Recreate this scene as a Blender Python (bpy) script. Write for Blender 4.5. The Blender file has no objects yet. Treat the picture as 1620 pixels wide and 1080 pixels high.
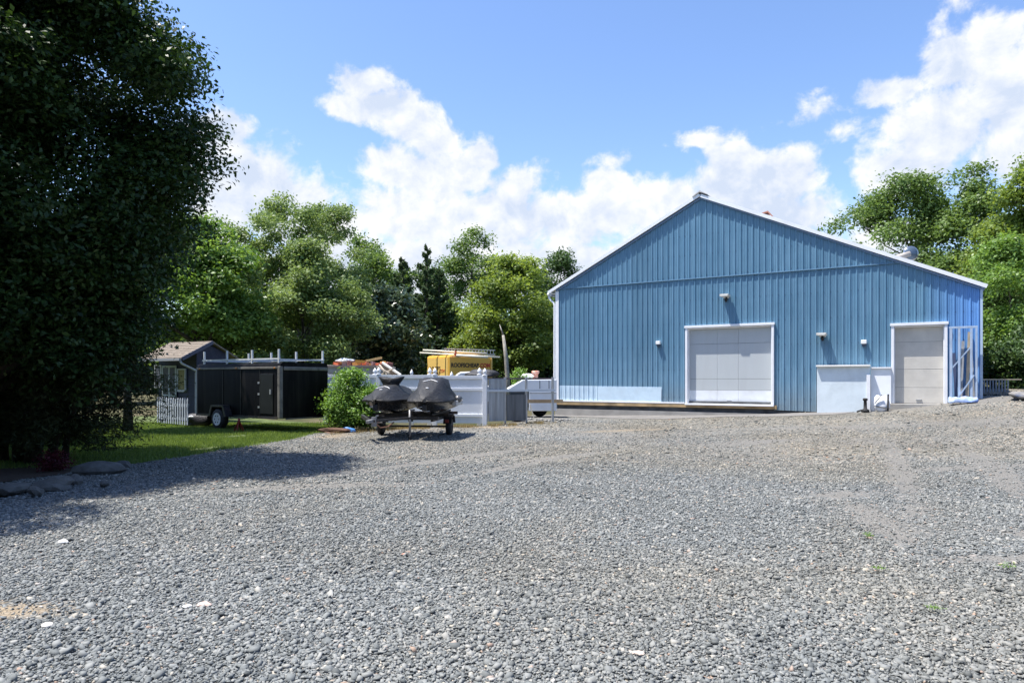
import bpy, math, random
import numpy as np
from mathutils import Vector, Matrix
from mathutils.geometry import delaunay_2d_cdt

S = bpy.context.scene
COL = S.collection
R = math.radians
F = 1080.0; HOR = 600.0; CAMZ = 1.6

# ------------------------------------------------------------------ camera
cam = bpy.data.cameras.new('camera'); camo = bpy.data.objects.new('camera', cam); COL.objects.link(camo)
camo.location = (0, 0, CAMZ); camo.rotation_euler = (R(90), 0, 0)
cam.sensor_width = 36; cam.lens = 24.0; cam.shift_y = 60/1620; cam.clip_start = .1; cam.clip_end = 3000
S.camera = camo

# ------------------------------------------------------------------ world, sun, exposure
SUN = Vector((-0.995, -0.10, 0)).normalized() * math.cos(R(69)); SUN.z = math.sin(R(69))
S.view_settings.view_transform = 'Standard'; S.view_settings.look = 'None'
S.view_settings.exposure = 0.92; S.view_settings.gamma = 1
W = bpy.data.worlds.new('World'); S.world = W; W.use_nodes = True
def world():
    nt = W.node_tree; N = nt.nodes; L = nt.links; N.clear()
    out = N.new('ShaderNodeOutputWorld')
    sky = N.new('ShaderNodeTexSky'); sky.sky_type = 'NISHITA'; sky.sun_disc = False
    sky.sun_elevation = R(69); sky.sun_rotation = math.atan2(SUN.x, SUN.y)
    sky.air_density = 1.0; sky.dust_density = .6; sky.ozone_density = 1.6
    hsv = N.new('ShaderNodeHueSaturation'); hsv.inputs['Saturation'].default_value = 1.12; hsv.inputs['Hue'].default_value = .507; hsv.inputs['Value'].default_value = 1.22; L.new(sky.outputs[0], hsv.inputs['Color'])
    bg = N.new('ShaderNodeBackground'); bg.inputs[1].default_value = .112; L.new(hsv.outputs[0], bg.inputs[0])
    tc = N.new('ShaderNodeTexCoord')
    sep = N.new('ShaderNodeSeparateXYZ'); L.new(tc.outputs['Generated'], sep.inputs[0])
    def M(op, a, b=None, c=None):
        n = N.new('ShaderNodeMath'); n.operation = op
        for i, v in enumerate((a, b, c)):
            if v is None: continue
            if isinstance(v, (int, float)): n.inputs[i].default_value = v
            else: L.new(v, n.inputs[i])
        return n.outputs[0]
    az = M('ARCTAN2', sep.outputs[0], sep.outputs[1])
    hr = M('SQRT', M('ADD', M('MULTIPLY', sep.outputs[0], sep.outputs[0]), M('MULTIPLY', sep.outputs[1], sep.outputs[1])))
    el = M('DIVIDE', sep.outputs[2], M('MAXIMUM', hr, .02))
    comb = N.new('ShaderNodeCombineXYZ'); L.new(az, comb.inputs[0]); L.new(el, comb.inputs[1])
    P = comb.outputs[0]
    def VM(op, a, b=None, c=None):
        n = N.new('ShaderNodeVectorMath'); n.operation = op
        for i, v in enumerate((a, b, c)):
            if v is None: continue
            if isinstance(v, tuple): n.inputs[i].default_value = v
            else: L.new(v, n.inputs[i])
        return n
    def noise(vec, sc, det, rough, dist=0):
        n = N.new('ShaderNodeTexNoise'); n.inputs['Scale'].default_value = sc; n.inputs['Detail'].default_value = det
        n.inputs['Roughness'].default_value = rough; n.inputs['Distortion'].default_value = dist
        L.new(vec, n.inputs['Vector']); return n
    # gentle warp so that no cloud keeps a round outline
    wn = noise(P, 5, 4, .6)
    wv = VM('MULTIPLY_ADD', VM('SUBTRACT', wn.outputs['Color'], (.5, .5, .5)).outputs[0], (.10, .08, 0), P).outputs[0]
    ells = [(395,290,100,80),(372,215,45,42),(440,330,95,65),(505,375,85,55),(345,330,80,85),(330,250,50,60),
            (573,122,52,34),(552,165,46,34),(605,165,58,38),(648,192,58,38),(682,222,48,42),
            (610,265,70,45),(690,285,110,60),(765,240,42,32),(825,285,52,36),(640,350,130,60),(780,350,160,70),(880,345,60,55),
            (955,285,45,30),(960,345,95,62),(1040,330,90,50),(1150,300,90,65),(1160,245,60,30),(1100,222,48,14),(1240,270,88,55),(1210,350,140,70),
            
            (1410,145,48,30),(1500,110,72,50),(1575,75,75,50),(1600,150,100,110),(1480,200,110,82),(1435,270,80,50),(1610,250,110,60),
            (700,430,420,60),(1100,420,420,60),(1900,250,260,160),(-150,200,260,150),(2400,300,300,120)]
    D = None
    weak = [(1278,174,72,34),(1338,216,48,32),(1524,22,62,34),(1110,215,90,26),(965,250,60,24)]
    for wi, (px, py, rx, ry) in enumerate(ells+weak):
        a = math.atan((px-810)/F) if abs(px) < 1e4 else 0
        ca = math.cos(a); cx, cy = a, (HOR-py)/F*ca
        ix, iy = F/rx/(ca*ca), F/ry/ca
        ln = VM('LENGTH', VM('MULTIPLY_ADD', wv, (ix, iy, 1), (-cx*ix, -cy*iy, 0)).outputs[0]).outputs['Value']
        if wi >= len(ells): ln = M('MULTIPLY_ADD', ln, .55, .68)
        D = ln if D is None else M('SMOOTH_MIN', D, ln, .25)
    D = M('SUBTRACT', 1.0, D)
    # clouds elsewhere in the sky (behind and beside the camera)
    far = noise(tc.outputs['Generated'], 2.2, 5, .55)
    behind = M('MULTIPLY', M('MULTIPLY_ADD', far.outputs[0], 6, -3.8), M('MINIMUM', M('MAXIMUM', M('MULTIPLY_ADD', M('ABSOLUTE', az), 3.0, -3.2), 0), 1))
    D = M('MAXIMUM', D, M('SUBTRACT', behind, M('MULTIPLY', M('LESS_THAN', M('ABSOLUTE', az), 1.07), 5)))
    n1 = noise(P, 17, 9, .60, .25)
    n2 = noise(P, 60, 6, .6)
    dens = M('ADD', D, M('MULTIPLY_ADD', n1.outputs[0], 1.7, -.80))
    dens = M('ADD', dens, M('MULTIPLY_ADD', n2.outputs[0], .55, -.275))
    mr = N.new('ShaderNodeMapRange'); mr.interpolation_type = 'SMOOTHSTEP'
    L.new(dens, mr.inputs[0]); mr.inputs[1].default_value = -.06; mr.inputs[2].default_value = .46
    # billow relief: density compared with the density a little towards the sun
    offv = VM('ADD', P, (-.012, .022, 0)).outputs[0]
    n3 = noise(offv, 17, 9, .60, .25)
    rel = M('SUBTRACT', n1.outputs[0], n3.outputs[0])
    base = noise(P, 6, 3, .5)
    sh = M('ADD', M('MULTIPLY', rel, 1.7), M('MULTIPLY_ADD', base.outputs[0], -1.5, 1.32))
    sh = M('SUBTRACT', sh, M('MULTIPLY', M('MINIMUM', M('MAXIMUM', D, 0), 1), .22))
    cr = N.new('ShaderNodeMapRange'); L.new(sh, cr.inputs[0]); cr.inputs[1].default_value = .1; cr.inputs[2].default_value = .75
    mix = N.new('ShaderNodeMix'); mix.data_type = 'RGBA'; L.new(cr.outputs[0], mix.inputs[0])
    mix.inputs[6].default_value = (.50, .57, .70, 1); mix.inputs[7].default_value = (.76, .77, .79, 1)
    cb = N.new('ShaderNodeBackground'); L.new(mix.outputs[2], cb.inputs[0]); cb.inputs[1].default_value = .73
    ms = N.new('ShaderNodeMixShader'); L.new(mr.outputs[0], ms.inputs[0]); L.new(bg.outputs[0], ms.inputs[1]); L.new(cb.outputs[0], ms.inputs[2])
    L.new(ms.outputs[0], out.inputs[0])
    W.cycles.sampling_method = 'MANUAL'; W.cycles.sample_map_resolution = 512
world()
sl = bpy.data.lights.new('sun', 'SUN'); sl.energy = 4.7; sl.angle = R(.53); sl.color = (1, .955, .89)
so = bpy.data.objects.new('sun', sl); COL.objects.link(so); so.rotation_euler = SUN.to_track_quat('Z', 'Y').to_euler()

# ------------------------------------------------------------------ helpers
def at(px, py, Y):          # where a sight line meets the distance Y
    return Vector(((px-810)/F*Y, Y, CAMZ+(HOR-py)/F*Y))
def GX(px, Y): return (px-810)/F*Y
_gx = [-200, 4, 6, 10, 13, 15, 16, 20, 30, 400]; _gz = [0, 0, .05, .25, .5, .80, .98, 1.15, 1.3, 1.3]
def sm(a, b, v):
    t = np.clip((v-a)/(b-a), 0, 1); return t*t*(3-2*t)
def gh(x, y):
    x = np.asarray(x, float); y = np.asarray(y, float)
    h = np.interp(x, _gx, _gz)*sm(7, 22, y)
    h = h + .02*np.sin(x*.9+y*.5)+.015*np.sin(x*.37-y*1.3)
    h = h - .0*y
    return h
def G(x, y): return float(gh(x, y))

def tag(o, label=None, cat=None, group=None, kind=None):
    if label: o['label'] = label
    if cat: o['category'] = cat
    if group: o['group'] = group
    if kind: o['kind'] = kind
    return o
def thing(name, label, cat, loc=(0,0,0), rz=0, group=None):
    o = bpy.data.objects.new(name, None); COL.objects.link(o); o.location = loc; o.rotation_euler = (0, 0, rz)
    o.empty_display_size = .2
    return tag(o, label, cat, group)
def link(name, me, m, parent=None, smooth=False):
    o = bpy.data.objects.new(name, me); COL.objects.link(o)
    if m is not None: me.materials.append(m)
    if parent is not None: o.parent = parent
    if smooth:
        me.polygons.foreach_set('use_smooth', [True]*len(me.polygons))
    return o
class MB:
    def __init__(s): s.v = []; s.f = []
    def add(s, vs, fs):
        n = len(s.v); s.v += [tuple(v) for v in vs]; s.f += [tuple(i+n for i in f) for f in fs]; return s
    def box(s, x0, x1, y0, y1, z0, z1):
        return s.add([(x0,y0,z0),(x1,y0,z0),(x1,y1,z0),(x0,y1,z0),(x0,y0,z1),(x1,y0,z1),(x1,y1,z1),(x0,y1,z1)],
            [(0,3,2,1),(4,5,6,7),(0,1,5,4),(1,2,6,5),(2,3,7,6),(3,0,4,7)])
    def bar(s, a, b, w, h, up=(0,0,1)):     # rectangular bar from a to b
        a = Vector(a); b = Vector(b); d = (b-a).normalized(); u = Vector(up)
        x = d.cross(u)
        if x.length < 1e-3: x = d.cross(Vector((1,0,0)))
        x.normalize(); y = x.cross(d).normalized()
        vs = [p+x*(i*w/2)+y*(j*h/2) for p in (a, b) for (i, j) in ((-1,-1),(1,-1),(1,1),(-1,1))]
        return s.add(vs, [(3,2,1,0),(4,5,6,7),(0,1,5,4),(1,2,6,5),(2,3,7,6),(3,0,4,7)])
    def tube(s, pts, rad, n=8, cap=True):
        pts = [Vector(p) for p in pts]; rs = rad if isinstance(rad, (list, tuple)) else [rad]*len(pts)
        vs = []; px = None
        for i, p in enumerate(pts):
            d = (pts[min(i+1, len(pts)-1)]-pts[max(i-1, 0)]).normalized()
            if px is None:
                px = d.cross(Vector((0,0,1)))
                if px.length < .1: px = d.cross(Vector((0,1,0)))
            px = (px-d*px.dot(d)).normalized(); py = d.cross(px)
            for k in range(n):
                a = 2*math.pi*k/n; vs.append(p+(px*math.cos(a)+py*math.sin(a))*rs[i])
        fs = [(i*n+k, i*n+(k+1)%n, (i+1)*n+(k+1)%n, (i+1)*n+k) for i in range(len(pts)-1) for k in range(n)]
        if cap: fs += [tuple(range(n-1, -1, -1)), tuple((len(pts)-1)*n+k for k in range(n))]
        return s.add(vs, fs)
    def lathe(s, prof, c=(0,0,0), n=16, axis='z'):
        vs = []
        for (r, z) in prof:
            for k in range(n):
                a = 2*math.pi*k/n; p = (r*math.cos(a), r*math.sin(a), z)
                if axis == 'x': p = (z, r*math.cos(a), r*math.sin(a))
                if axis == 'y': p = (r*math.sin(a), z, r*math.cos(a))
                vs.append((p[0]+c[0], p[1]+c[1], p[2]+c[2]))
        m = len(prof)
        fs = [(i*n+k, i*n+(k+1)%n, (i+1)*n+(k+1)%n, (i+1)*n+k) for i in range(m-1) for k in range(n)]
        fs += [tuple(range(n-1, -1, -1)), tuple((m-1)*n+k for k in range(n))]
        return s.add(vs, fs)
    def prism(s, poly, y0, y1):     # polygon in x,z pushed along y
        n = len(poly)
        vs = [(x, y0, z) for x, z in poly]+[(x, y1, z) for x, z in poly]
        fs = [tuple(range(n)), tuple(range(2*n-1, n-1, -1))]+[(i, i+n, (i+1) % n+n, (i+1) % n) for i in range(n)]
        return s.add(vs, fs)
    def loft(s, rings, closed=True, cap=True):
        n = len(rings[0]); vs = [p for r in rings for p in r]
        fs = [(i*n+k, i*n+(k+1)%n, (i+1)*n+(k+1)%n, (i+1)*n+k) for i in range(len(rings)-1) for k in range(n if closed else n-1)]
        if cap: fs += [tuple(range(n-1, -1, -1)), tuple((len(rings)-1)*n+k for k in range(n))]
        return s.add(vs, fs)
    def build(s, name, m, parent=None, smooth=False, bevel=0, subsurf=0):
        me = bpy.data.meshes.new(name); me.from_pydata(s.v, [], s.f); me.update()
        o = link(name, me, m, parent, smooth)
        if bevel:
            b = o.modifiers.new('bevel', 'BEVEL'); b.width = bevel; b.segments = 2; b.limit_method = 'ANGLE'; b.angle_limit = R(40)
        if subsurf:
            b = o.modifiers.new('sub', 'SUBSURF'); b.levels = b.render_levels = subsurf
        return o

# ------------------------------------------------------------------ materials
def mat(name, col, rough=.6, metal=0, spec=.5, var=0, vscale=3, bump=0, bscale=40, dirt=None, dscale=1.2, damt=.5, streak=False, col2=None, coat=0):
    m = bpy.data.materials.new(name); m.use_nodes = True; nt = m.node_tree; N = nt.nodes; L = nt.links
    b = N['Principled BSDF']; b.inputs['Roughness'].default_value = rough; b.inputs['Metallic'].default_value = metal
    b.inputs['Specular IOR Level'].default_value = spec; b.inputs['Base Color'].default_value = (*col, 1)
    if coat: b.inputs['Coat Weight'].default_value = coat
    tc = N.new('ShaderNodeTexCoord'); mp = N.new('ShaderNodeMapping'); L.new(tc.outputs['Object'], mp.inputs[0])
    if streak: mp.inputs['Scale'].default_value = (3, 3, .25)
    src = None
    if var or col2:
        n = N.new('ShaderNodeTexNoise'); n.inputs['Scale'].default_value = vscale; n.inputs['Detail'].default_value = 6; L.new(mp.outputs[0], n.inputs[0])
        r = N.new('ShaderNodeValToRGB'); r.color_ramp.elements[0].position = .3; r.color_ramp.elements[1].position = .7
        c2 = col2 or tuple(min(1, c*(1+var)) for c in col); c1 = tuple(c*(1-var) for c in col) if not col2 else col
        r.color_ramp.elements[0].color = (*c1, 1); r.color_ramp.elements[1].color = (*c2, 1)
        L.new(n.outputs[0], r.inputs[0]); src = r.outputs[0]
    if dirt:
        n = N.new('ShaderNodeTexNoise'); n.inputs['Scale'].default_value = dscale; n.inputs['Detail'].default_value = 9; n.inputs['Roughness'].default_value = .7; L.new(mp.outputs[0], n.inputs[0])
        mr = N.new('ShaderNodeMapRange'); mr.inputs[1].default_value = .48; mr.inputs[2].default_value = .72; mr.inputs[4].default_value = damt; L.new(n.outputs[0], mr.inputs[0])
        mx = N.new('ShaderNodeMix'); mx.data_type = 'RGBA'; L.new(mr.outputs[0], mx.inputs[0])
        if src: L.new(src, mx.inputs[6])
        else: mx.inputs[6].default_value = (*col, 1)
        mx.inputs[7].default_value = (*dirt, 1); src = mx.outputs[2]
    if src: L.new(src, b.inputs['Base Color'])
    if bump:
        n = N.new('ShaderNodeTexNoise'); n.inputs['Scale'].default_value = bscale; n.inputs['Detail'].default_value = 5; L.new(tc.outputs['Object'], n.inputs[0])
        bp = N.new('ShaderNodeBump'); bp.inputs['Strength'].default_value = bump; bp.inputs['Distance'].default_value = .02; L.new(n.outputs[0], bp.inputs['Height']); L.new(bp.outputs[0], b.inputs['Normal'])
    return m

def leaf_mat(name, dark, light, trans=.35, rough=.45, extra=None, spec=.4):
    m = bpy.data.materials.new(name); m.use_nodes = True; nt = m.node_tree; N = nt.nodes; L = nt.links
    b = N['Principled BSDF']; b.inputs['Roughness'].default_value = rough; b.inputs['Specular IOR Level'].default_value = spec
    a = N.new('ShaderNodeAttribute'); a.attribute_name = 'tint'
    r = N.new('ShaderNodeValToRGB'); e = r.color_ramp.elements
    e[0].color = (*dark, 1); e[1].color = (*light, 1); e[0].position = .1; e[1].position = .9
    if extra:
        x = e.new(.97); x.color = (*extra, 1)
    L.new(a.outputs['Fac'], r.inputs[0]); L.new(r.outputs[0], b.inputs['Base Color'])
    t = N.new('ShaderNodeBsdfTranslucent')
    hs = N.new('ShaderNodeHueSaturation'); hs.inputs['Hue'].default_value = .485; hs.inputs['Saturation'].default_value = 1.15; hs.inputs['Value'].default_value = 1.5
    L.new(r.outputs[0], hs.inputs['Color']); L.new(hs.outputs[0], t.inputs[0])
    ms = N.new('ShaderNodeMixShader'); ms.inputs[0].default_value = trans
    L.new(b.outputs[0], ms.inputs[1]); L.new(t.outputs[0], ms.inputs[2]); L.new(ms.outputs[0], N['Material Output'].inputs[0])
    return m

def ribbed_mat(name, col, scale_x=2*math.pi):
    return mat(name, col)

M_bark = mat('bark', (.05,.04,.03), .9, var=.5, vscale=8, bump=.8, bscale=25)
M_palebark = mat('pale_bark', (.30,.28,.24), .85, var=.25, vscale=6, bump=.4, bscale=20)
M_white = mat('white_vinyl', (.78,.80,.83), .4, var=.04, vscale=2, dirt=(.5,.49,.44), damt=.35)
M_trim = mat('white_trim', (.80,.81,.83), .45, var=.05, dirt=(.55,.55,.52), damt=.35)
M_black = mat('black_rubber', (.02,.02,.021), .75, var=.3)
M_blackmetal = mat('black_metal', (.03,.03,.034), .4, var=.3, vscale=9, dirt=(.16,.10,.06), dscale=5, damt=.5)
M_grey = mat('grey_metal', (.42,.43,.45), .4, metal=.6, var=.15)
M_galv = mat('galvanised', (.36,.39,.42), .45, metal=.45, var=.25, vscale=2, dirt=(.20,.19,.17), damt=.5, streak=True)

# ------------------------------------------------------------------ ground sheets
rng = np.random.default_rng(7)
def grid_mesh(xs, ys, zoff=0):
    X, Y = np.meshgrid(xs, ys); Z = gh(X, Y)+zoff
    V = np.stack([X, Y, Z], -1).reshape(-1, 3); nx, ny = len(xs), len(ys)
    i = np.arange(nx-1)[None, :]+np.arange(ny-1)[:, None]*nx; i = i.ravel()
    Fq = np.stack([i, i+1, i+1+nx, i+nx], 1)
    return V, Fq
def np_mesh(name, V, Fq, attrs=None):
    me = bpy.data.meshes.new(name); nv, nf, k = len(V), len(Fq), Fq.shape[1]
    me.vertices.add(nv); me.vertices.foreach_set('co', np.ascontiguousarray(V, dtype=np.float32).ravel())
    me.loops.add(nf*k); me.loops.foreach_set('vertex_index', np.ascontiguousarray(Fq, dtype=np.int32).ravel())
    me.polygons.add(nf); me.polygons.foreach_set('loop_start', np.arange(0, nf*k, k, dtype=np.int32))
    me.update(calc_edges=True)
    for an, av in (attrs or {}).items():
        a = me.attributes.new(an, 'FLOAT', 'POINT'); a.data.foreach_set('value', np.ascontiguousarray(av, dtype=np.float32))
    return me
def noise2(x, y, seed=0, n=5, s0=.12):      # cheap smooth value noise from sines
    r = np.random.default_rng(seed); o = np.zeros_like(x, dtype=float); amp = 1; tot = 0
    for k in range(n*3):
        f = s0*2**(k/3*.9); th = r.uniform(0, 6.28); o += amp*np.sin((x*np.cos(th)+y*np.sin(th))*f*6.28+r.uniform(0, 6.28)); tot += amp*.5; amp *= .87
    return o/tot
def poly_sheet(poly, step, zoff, jitter=.0, seed=1):
    P = []; n = len(poly); r = random.Random(seed)
    for i in range(n):
        a = Vector(poly[i]); b = Vector(poly[(i+1) % n]); k = max(1, int((b-a).length/max(step, .25)))
        for j in range(k):
            p = a.lerp(b, j/k)
            P.append(Vector((p.x+r.uniform(-jitter, jitter), p.y+r.uniform(-jitter, jitter))))
    nb = len(P); xs = [p.x for p in P]; ys = [p.y for p in P]
    x = min(xs)+step/2; pts = list(P)
    while x < max(xs):
        y = min(ys)+step/2
        while y < max(ys):
            pts.append(Vector((x+r.uniform(-.2, .2)*step, y+r.uniform(-.2, .2)*step))); y += step
        x += step
    vs, es, fs, *_ = delaunay_2d_cdt(pts, [], [list(range(nb))], 1, 1e-5)
    me = bpy.data.meshes.new('sheet')
    me.from_pydata([(v.x, v.y, G(v.x, v.y)+zoff) for v in vs], [], [tuple(f) for f in fs]); me.update()
    return me, P

def ground_mat():
    m = bpy.data.materials.new('earth'); m.use_nodes = True; nt = m.node_tree; N = nt.nodes; L = nt.links; b = N['Principled BSDF']; b.inputs['Roughness'].default_value = .95; b.inputs['Specular IOR Level'].default_value = .1
    tc = N.new('ShaderNodeTexCoord'); n = N.new('ShaderNodeTexNoise'); n.inputs['Scale'].default_value = .5; n.inputs['Detail'].default_value = 10; n.inputs['Roughness'].default_value = .65; L.new(tc.outputs['Object'], n.inputs[0])
    r = N.new('ShaderNodeValToRGB'); e = r.color_ramp.elements; e[0].position = .35; e[1].position = .65; e[0].color = (.035,.05,.018,1); e[1].color = (.13,.11,.07,1)
    L.new(n.outputs[0], r.inputs[0]); L.new(r.outputs[0], b.inputs['Base Color'])
    n2 = N.new('ShaderNodeTexNoise'); n2.inputs['Scale'].default_value = 20; n2.inputs['Detail'].default_value = 6; L.new(tc.outputs['Object'], n2.inputs[0])
    bp = N.new('ShaderNodeBump'); bp.inputs['Strength'].default_value = .7; bp.inputs['Distance'].default_value = .05; L.new(n2.outputs[0], bp.inputs['Height']); L.new(bp.outputs[0], b.inputs['Normal'])
    return m
def gravel_colour(N, L, rnd, hue):     # shared palette: two random values in, colour out
    r = N.new('ShaderNodeValToRGB'); e = r.color_ramp.elements
    cols = [(0,(.07,.077,.078)),(.2,(.13,.141,.141)),(.45,(.192,.204,.201)),(.7,(.25,.258,.249)),(.86,(.325,.322,.30)),(.94,(.42,.385,.32)),(.965,(.30,.21,.16)),(.99,(.44,.42,.39))]
    e[0].position = 0; e[0].color = (*cols[0][1], 1); e[1].position = cols[-1][0]; e[1].color = (*cols[-1][1], 1)
    for p, c in cols[1:-1]:
        x = e.new(p); x.color = (*c, 1)
    L.new(rnd, r.inputs[0])
    a = N.new('ShaderNodeAttribute'); a.attribute_name = 'warm'
    mw = N.new('ShaderNodeMix'); mw.data_type = 'RGBA'; mw.blend_type = 'MULTIPLY'; L.new(a.outputs['Fac'], mw.inputs[0]); L.new(r.outputs[0], mw.inputs[6]); mw.inputs[7].default_value = (1.12, .98, .80, 1)
    return mw.outputs[2]
def gravel_mat():
    m = bpy.data.materials.new('gravel'); m.use_nodes = True; nt = m.node_tree; N = nt.nodes; L = nt.links; b = N['Principled BSDF']; b.inputs['Roughness'].default_value = .85; b.inputs['Specular IOR Level'].default_value = .2
    tc = N.new('ShaderNodeTexCoord')
    wn = N.new('ShaderNodeTexNoise'); wn.inputs['Scale'].default_value = 30; L.new(tc.outputs['Object'], wn.inputs[0])
    mxv = N.new('ShaderNodeMix'); mxv.data_type = 'VECTOR'; mxv.inputs[0].default_value = .02; L.new(tc.outputs['Object'], mxv.inputs[4]); L.new(wn.outputs['Color'], mxv.inputs[5])
    v = N.new('ShaderNodeTexVoronoi'); v.inputs['Scale'].default_value = 26; L.new(mxv.outputs[1], v.inputs['Vector'])
    sp = N.new('ShaderNodeSeparateColor'); L.new(v.outputs['Color'], sp.inputs[0])
    col = gravel_colour(N, L, sp.outputs[0], None)
    # finer chips between stones and dark gaps
    v2 = N.new('ShaderNodeTexVoronoi'); v2.feature = 'DISTANCE_TO_EDGE'; v2.inputs['Scale'].default_value = 26; L.new(mxv.outputs[1], v2.inputs['Vector'])
    gap = N.new('ShaderNodeMapRange'); gap.inputs[1].default_value = 0; gap.inputs[2].default_value = .18; gap.inputs[3].default_value = .45; gap.inputs[4].default_value = 1; L.new(v2.outputs[0], gap.inputs[0])
    mm = N.new('ShaderNodeMix'); mm.data_type = 'RGBA'; mm.blend_type = 'MULTIPLY'; mm.inputs[0].default_value = .35; L.new(col, mm.inputs[6]); L.new(gap.outputs[0], mm.inputs[7])
    # big tone variation
    ln = N.new('ShaderNodeTexNoise'); ln.inputs['Scale'].default_value = .35; ln.inputs['Detail'].default_value = 7; L.new(tc.outputs['Object'], ln.inputs[0])
    lr = N.new('ShaderNodeMapRange'); lr.inputs[1].default_value = .3; lr.inputs[2].default_value = .7; lr.inputs[3].default_value = .82; lr.inputs[4].default_value = 1.15; L.new(ln.outputs[0], lr.inputs[0])
    vm = N.new('ShaderNodeVectorMath'); vm.operation = 'SCALE'; L.new(mm.outputs[2], vm.inputs[0]); L.new(lr.outputs[0], vm.inputs['Scale'])
    # bare compacted dirt and tan soil, from the sheet's own wear map
    def attr(nm):
        a = N.new('ShaderNodeAttribute'); a.attribute_name = nm; return a.outputs['Fac']
    fn = N.new('ShaderNodeTexNoise'); fn.inputs['Scale'].default_value = 9; fn.inputs['Detail'].default_value = 8; fn.inputs['Roughness'].default_value = .7; L.new(tc.outputs['Object'], fn.inputs[0])
    def masked(a, prev, c):
        s = N.new('ShaderNodeMath'); s.operation = 'MULTIPLY_ADD'; L.new(fn.outputs[0], s.inputs[0]); s.inputs[1].default_value = 1.6; s.inputs[2].default_value = -1.05
        s2 = N.new('ShaderNodeMath'); s2.operation = 'ADD'; L.new(s.outputs[0], s2.inputs[0]); L.new(a, s2.inputs[1])
        mr = N.new('ShaderNodeMapRange'); mr.inputs[1].default_value = .1; mr.inputs[2].default_value = .6; L.new(s2.outputs[0], mr.inputs[0])
        x = N.new('ShaderNodeMix'); x.data_type = 'RGBA'; L.new(mr.outputs[0], x.inputs[0]); L.new(prev, x.inputs[6]); x.inputs[7].default_value = (*c, 1); return x.outputs[2]
    c = masked(attr('bare'), vm.outputs[0], (.21,.20,.18))
    c = masked(attr('sand'), c, (.31,.25,.175))
    L.new(c, b.inputs['Base Color'])
    bp = N.new('ShaderNodeBump'); bp.inputs['Strength'].default_value = .9; bp.inputs['Distance'].default_value = .03
    hh = N.new('ShaderNodeMath'); hh.operation = 'MULTIPLY_ADD'; L.new(gap.outputs[0], hh.inputs[0]); hh.inputs[1].default_value = .6; L.new(sp.outputs[1], hh.inputs[2])
    L.new(hh.outputs[0], bp.inputs['Height']); L.new(bp.outputs[0], b.inputs['Normal'])
    return m
M_earth = ground_mat(); M_gravel = gravel_mat()

xs = np.concatenate([np.linspace(-900, -60, 25), np.linspace(-58, 58, 117), np.linspace(60, 900, 25)])
ys = np.concatenate([np.linspace(-60, -4, 20), np.linspace(-3, 70, 110), np.linspace(75, 1500, 30)])
V, Fq = grid_mesh(xs, ys, -.03)
tag(link('ground', np_mesh('ground', V, Fq), M_earth), kind='structure')

GRAV = [(-5.9,20.4),(-6.1,16.2),(-6.9,13.9),(-7.3,12.7),(-7.7,11.2),(-8.2,9.6),(-9,8.2),(-11,6.5),(-14,4),(-16,-3),(26,-3),(40,8),(40,30),
        (26,32),(18,30),(17.6,23.0),(11,27),(3,31.5),(1.0,31.4),(-.2,25),(-1.2,23.3),(-3.0,22.4),(-4.8,21.0)]
def wear(x, y):
    def el(cx, cy, rx, ry, rot=0):
        c, s = math.cos(rot), math.sin(rot); dx, dy = x-cx, y-cy
        return np.clip(1.3-np.hypot((dx*c+dy*s)/rx, (-dx*s+dy*c)/ry), 0, 1)
    n = noise2(x, y, 3, 5, .15)*.35
    bare = np.zeros_like(x)
    for e in [(4.05,7.5,1.6,.20,1.35),(4.3,6.05,.7,.2,.05),(4.5,9.3,1.0,.3,.5),(-1.0,14,6,.28,.9),(.4,13,6,.25,.9),(6.8,12,6,.3,1.1),(8.2,11.6,6,.3,1.1),(-3.5,10,3,.35,.3),(6.3,17,2.2,.5,.2),(9,20,4,.45,-.3),(11,14,3,.35,.25),(8,12,2.6,.3,.1),(5.4,7.0,.5,.35,0)]:
        bare = np.maximum(bare, el(*e))
    for e in [(5.6,7.6,1.7,1.7,0),(8,16,5,3,.2),(3,18,5,2.5,0),(12,19,5,3,0)]: bare = np.maximum(bare, el(*e)*.38)
    # the band of fines along the foot of the barn
    d = (x-2.03)*(-.522)+(y-31.3)*(-.853)
    bare = np.maximum(bare, np.clip(1.25-np.abs(d-.5)/1.0, 0, 1)*(x > 1.5))
    sand = np.zeros_like(x)
    for e in [(-3.6,4.75,.75,.28,0),(-.6,22.8,1.6,.7,0),(-2.6,21.6,2.5,.6,.2),(-5.3,19.6,.8,.9,0),(4,21.5,2.2,.5,.3)]:
        sand = np.maximum(sand, el(*e)*.8)
    return np.clip(bare+n*(bare > 0), 0, 1), np.clip(sand+n*(sand > 0), 0, 1)
me, GP = poly_sheet(GRAV, .32, .004, .06)
V = np.array([v.co[:] for v in me.vertices]); ba, sa = wear(V[:, 0], V[:, 1])
for nm, av in (('bare', ba), ('sand', sa), ('warm', np.clip(.05+.34*sm(7, 19, V[:, 1])+.22*sm(0, 8, V[:, 0])*sm(4, 12, V[:, 1])+.35*noise2(V[:, 0], V[:, 1], 21, 5, .1), 0, 1))):
    a = me.attributes.new(nm, 'FLOAT', 'POINT'); a.data.foreach_set('value', av.astype(np.float32))
tag(link('gravel_lot', me, M_gravel), kind='structure')

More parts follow.
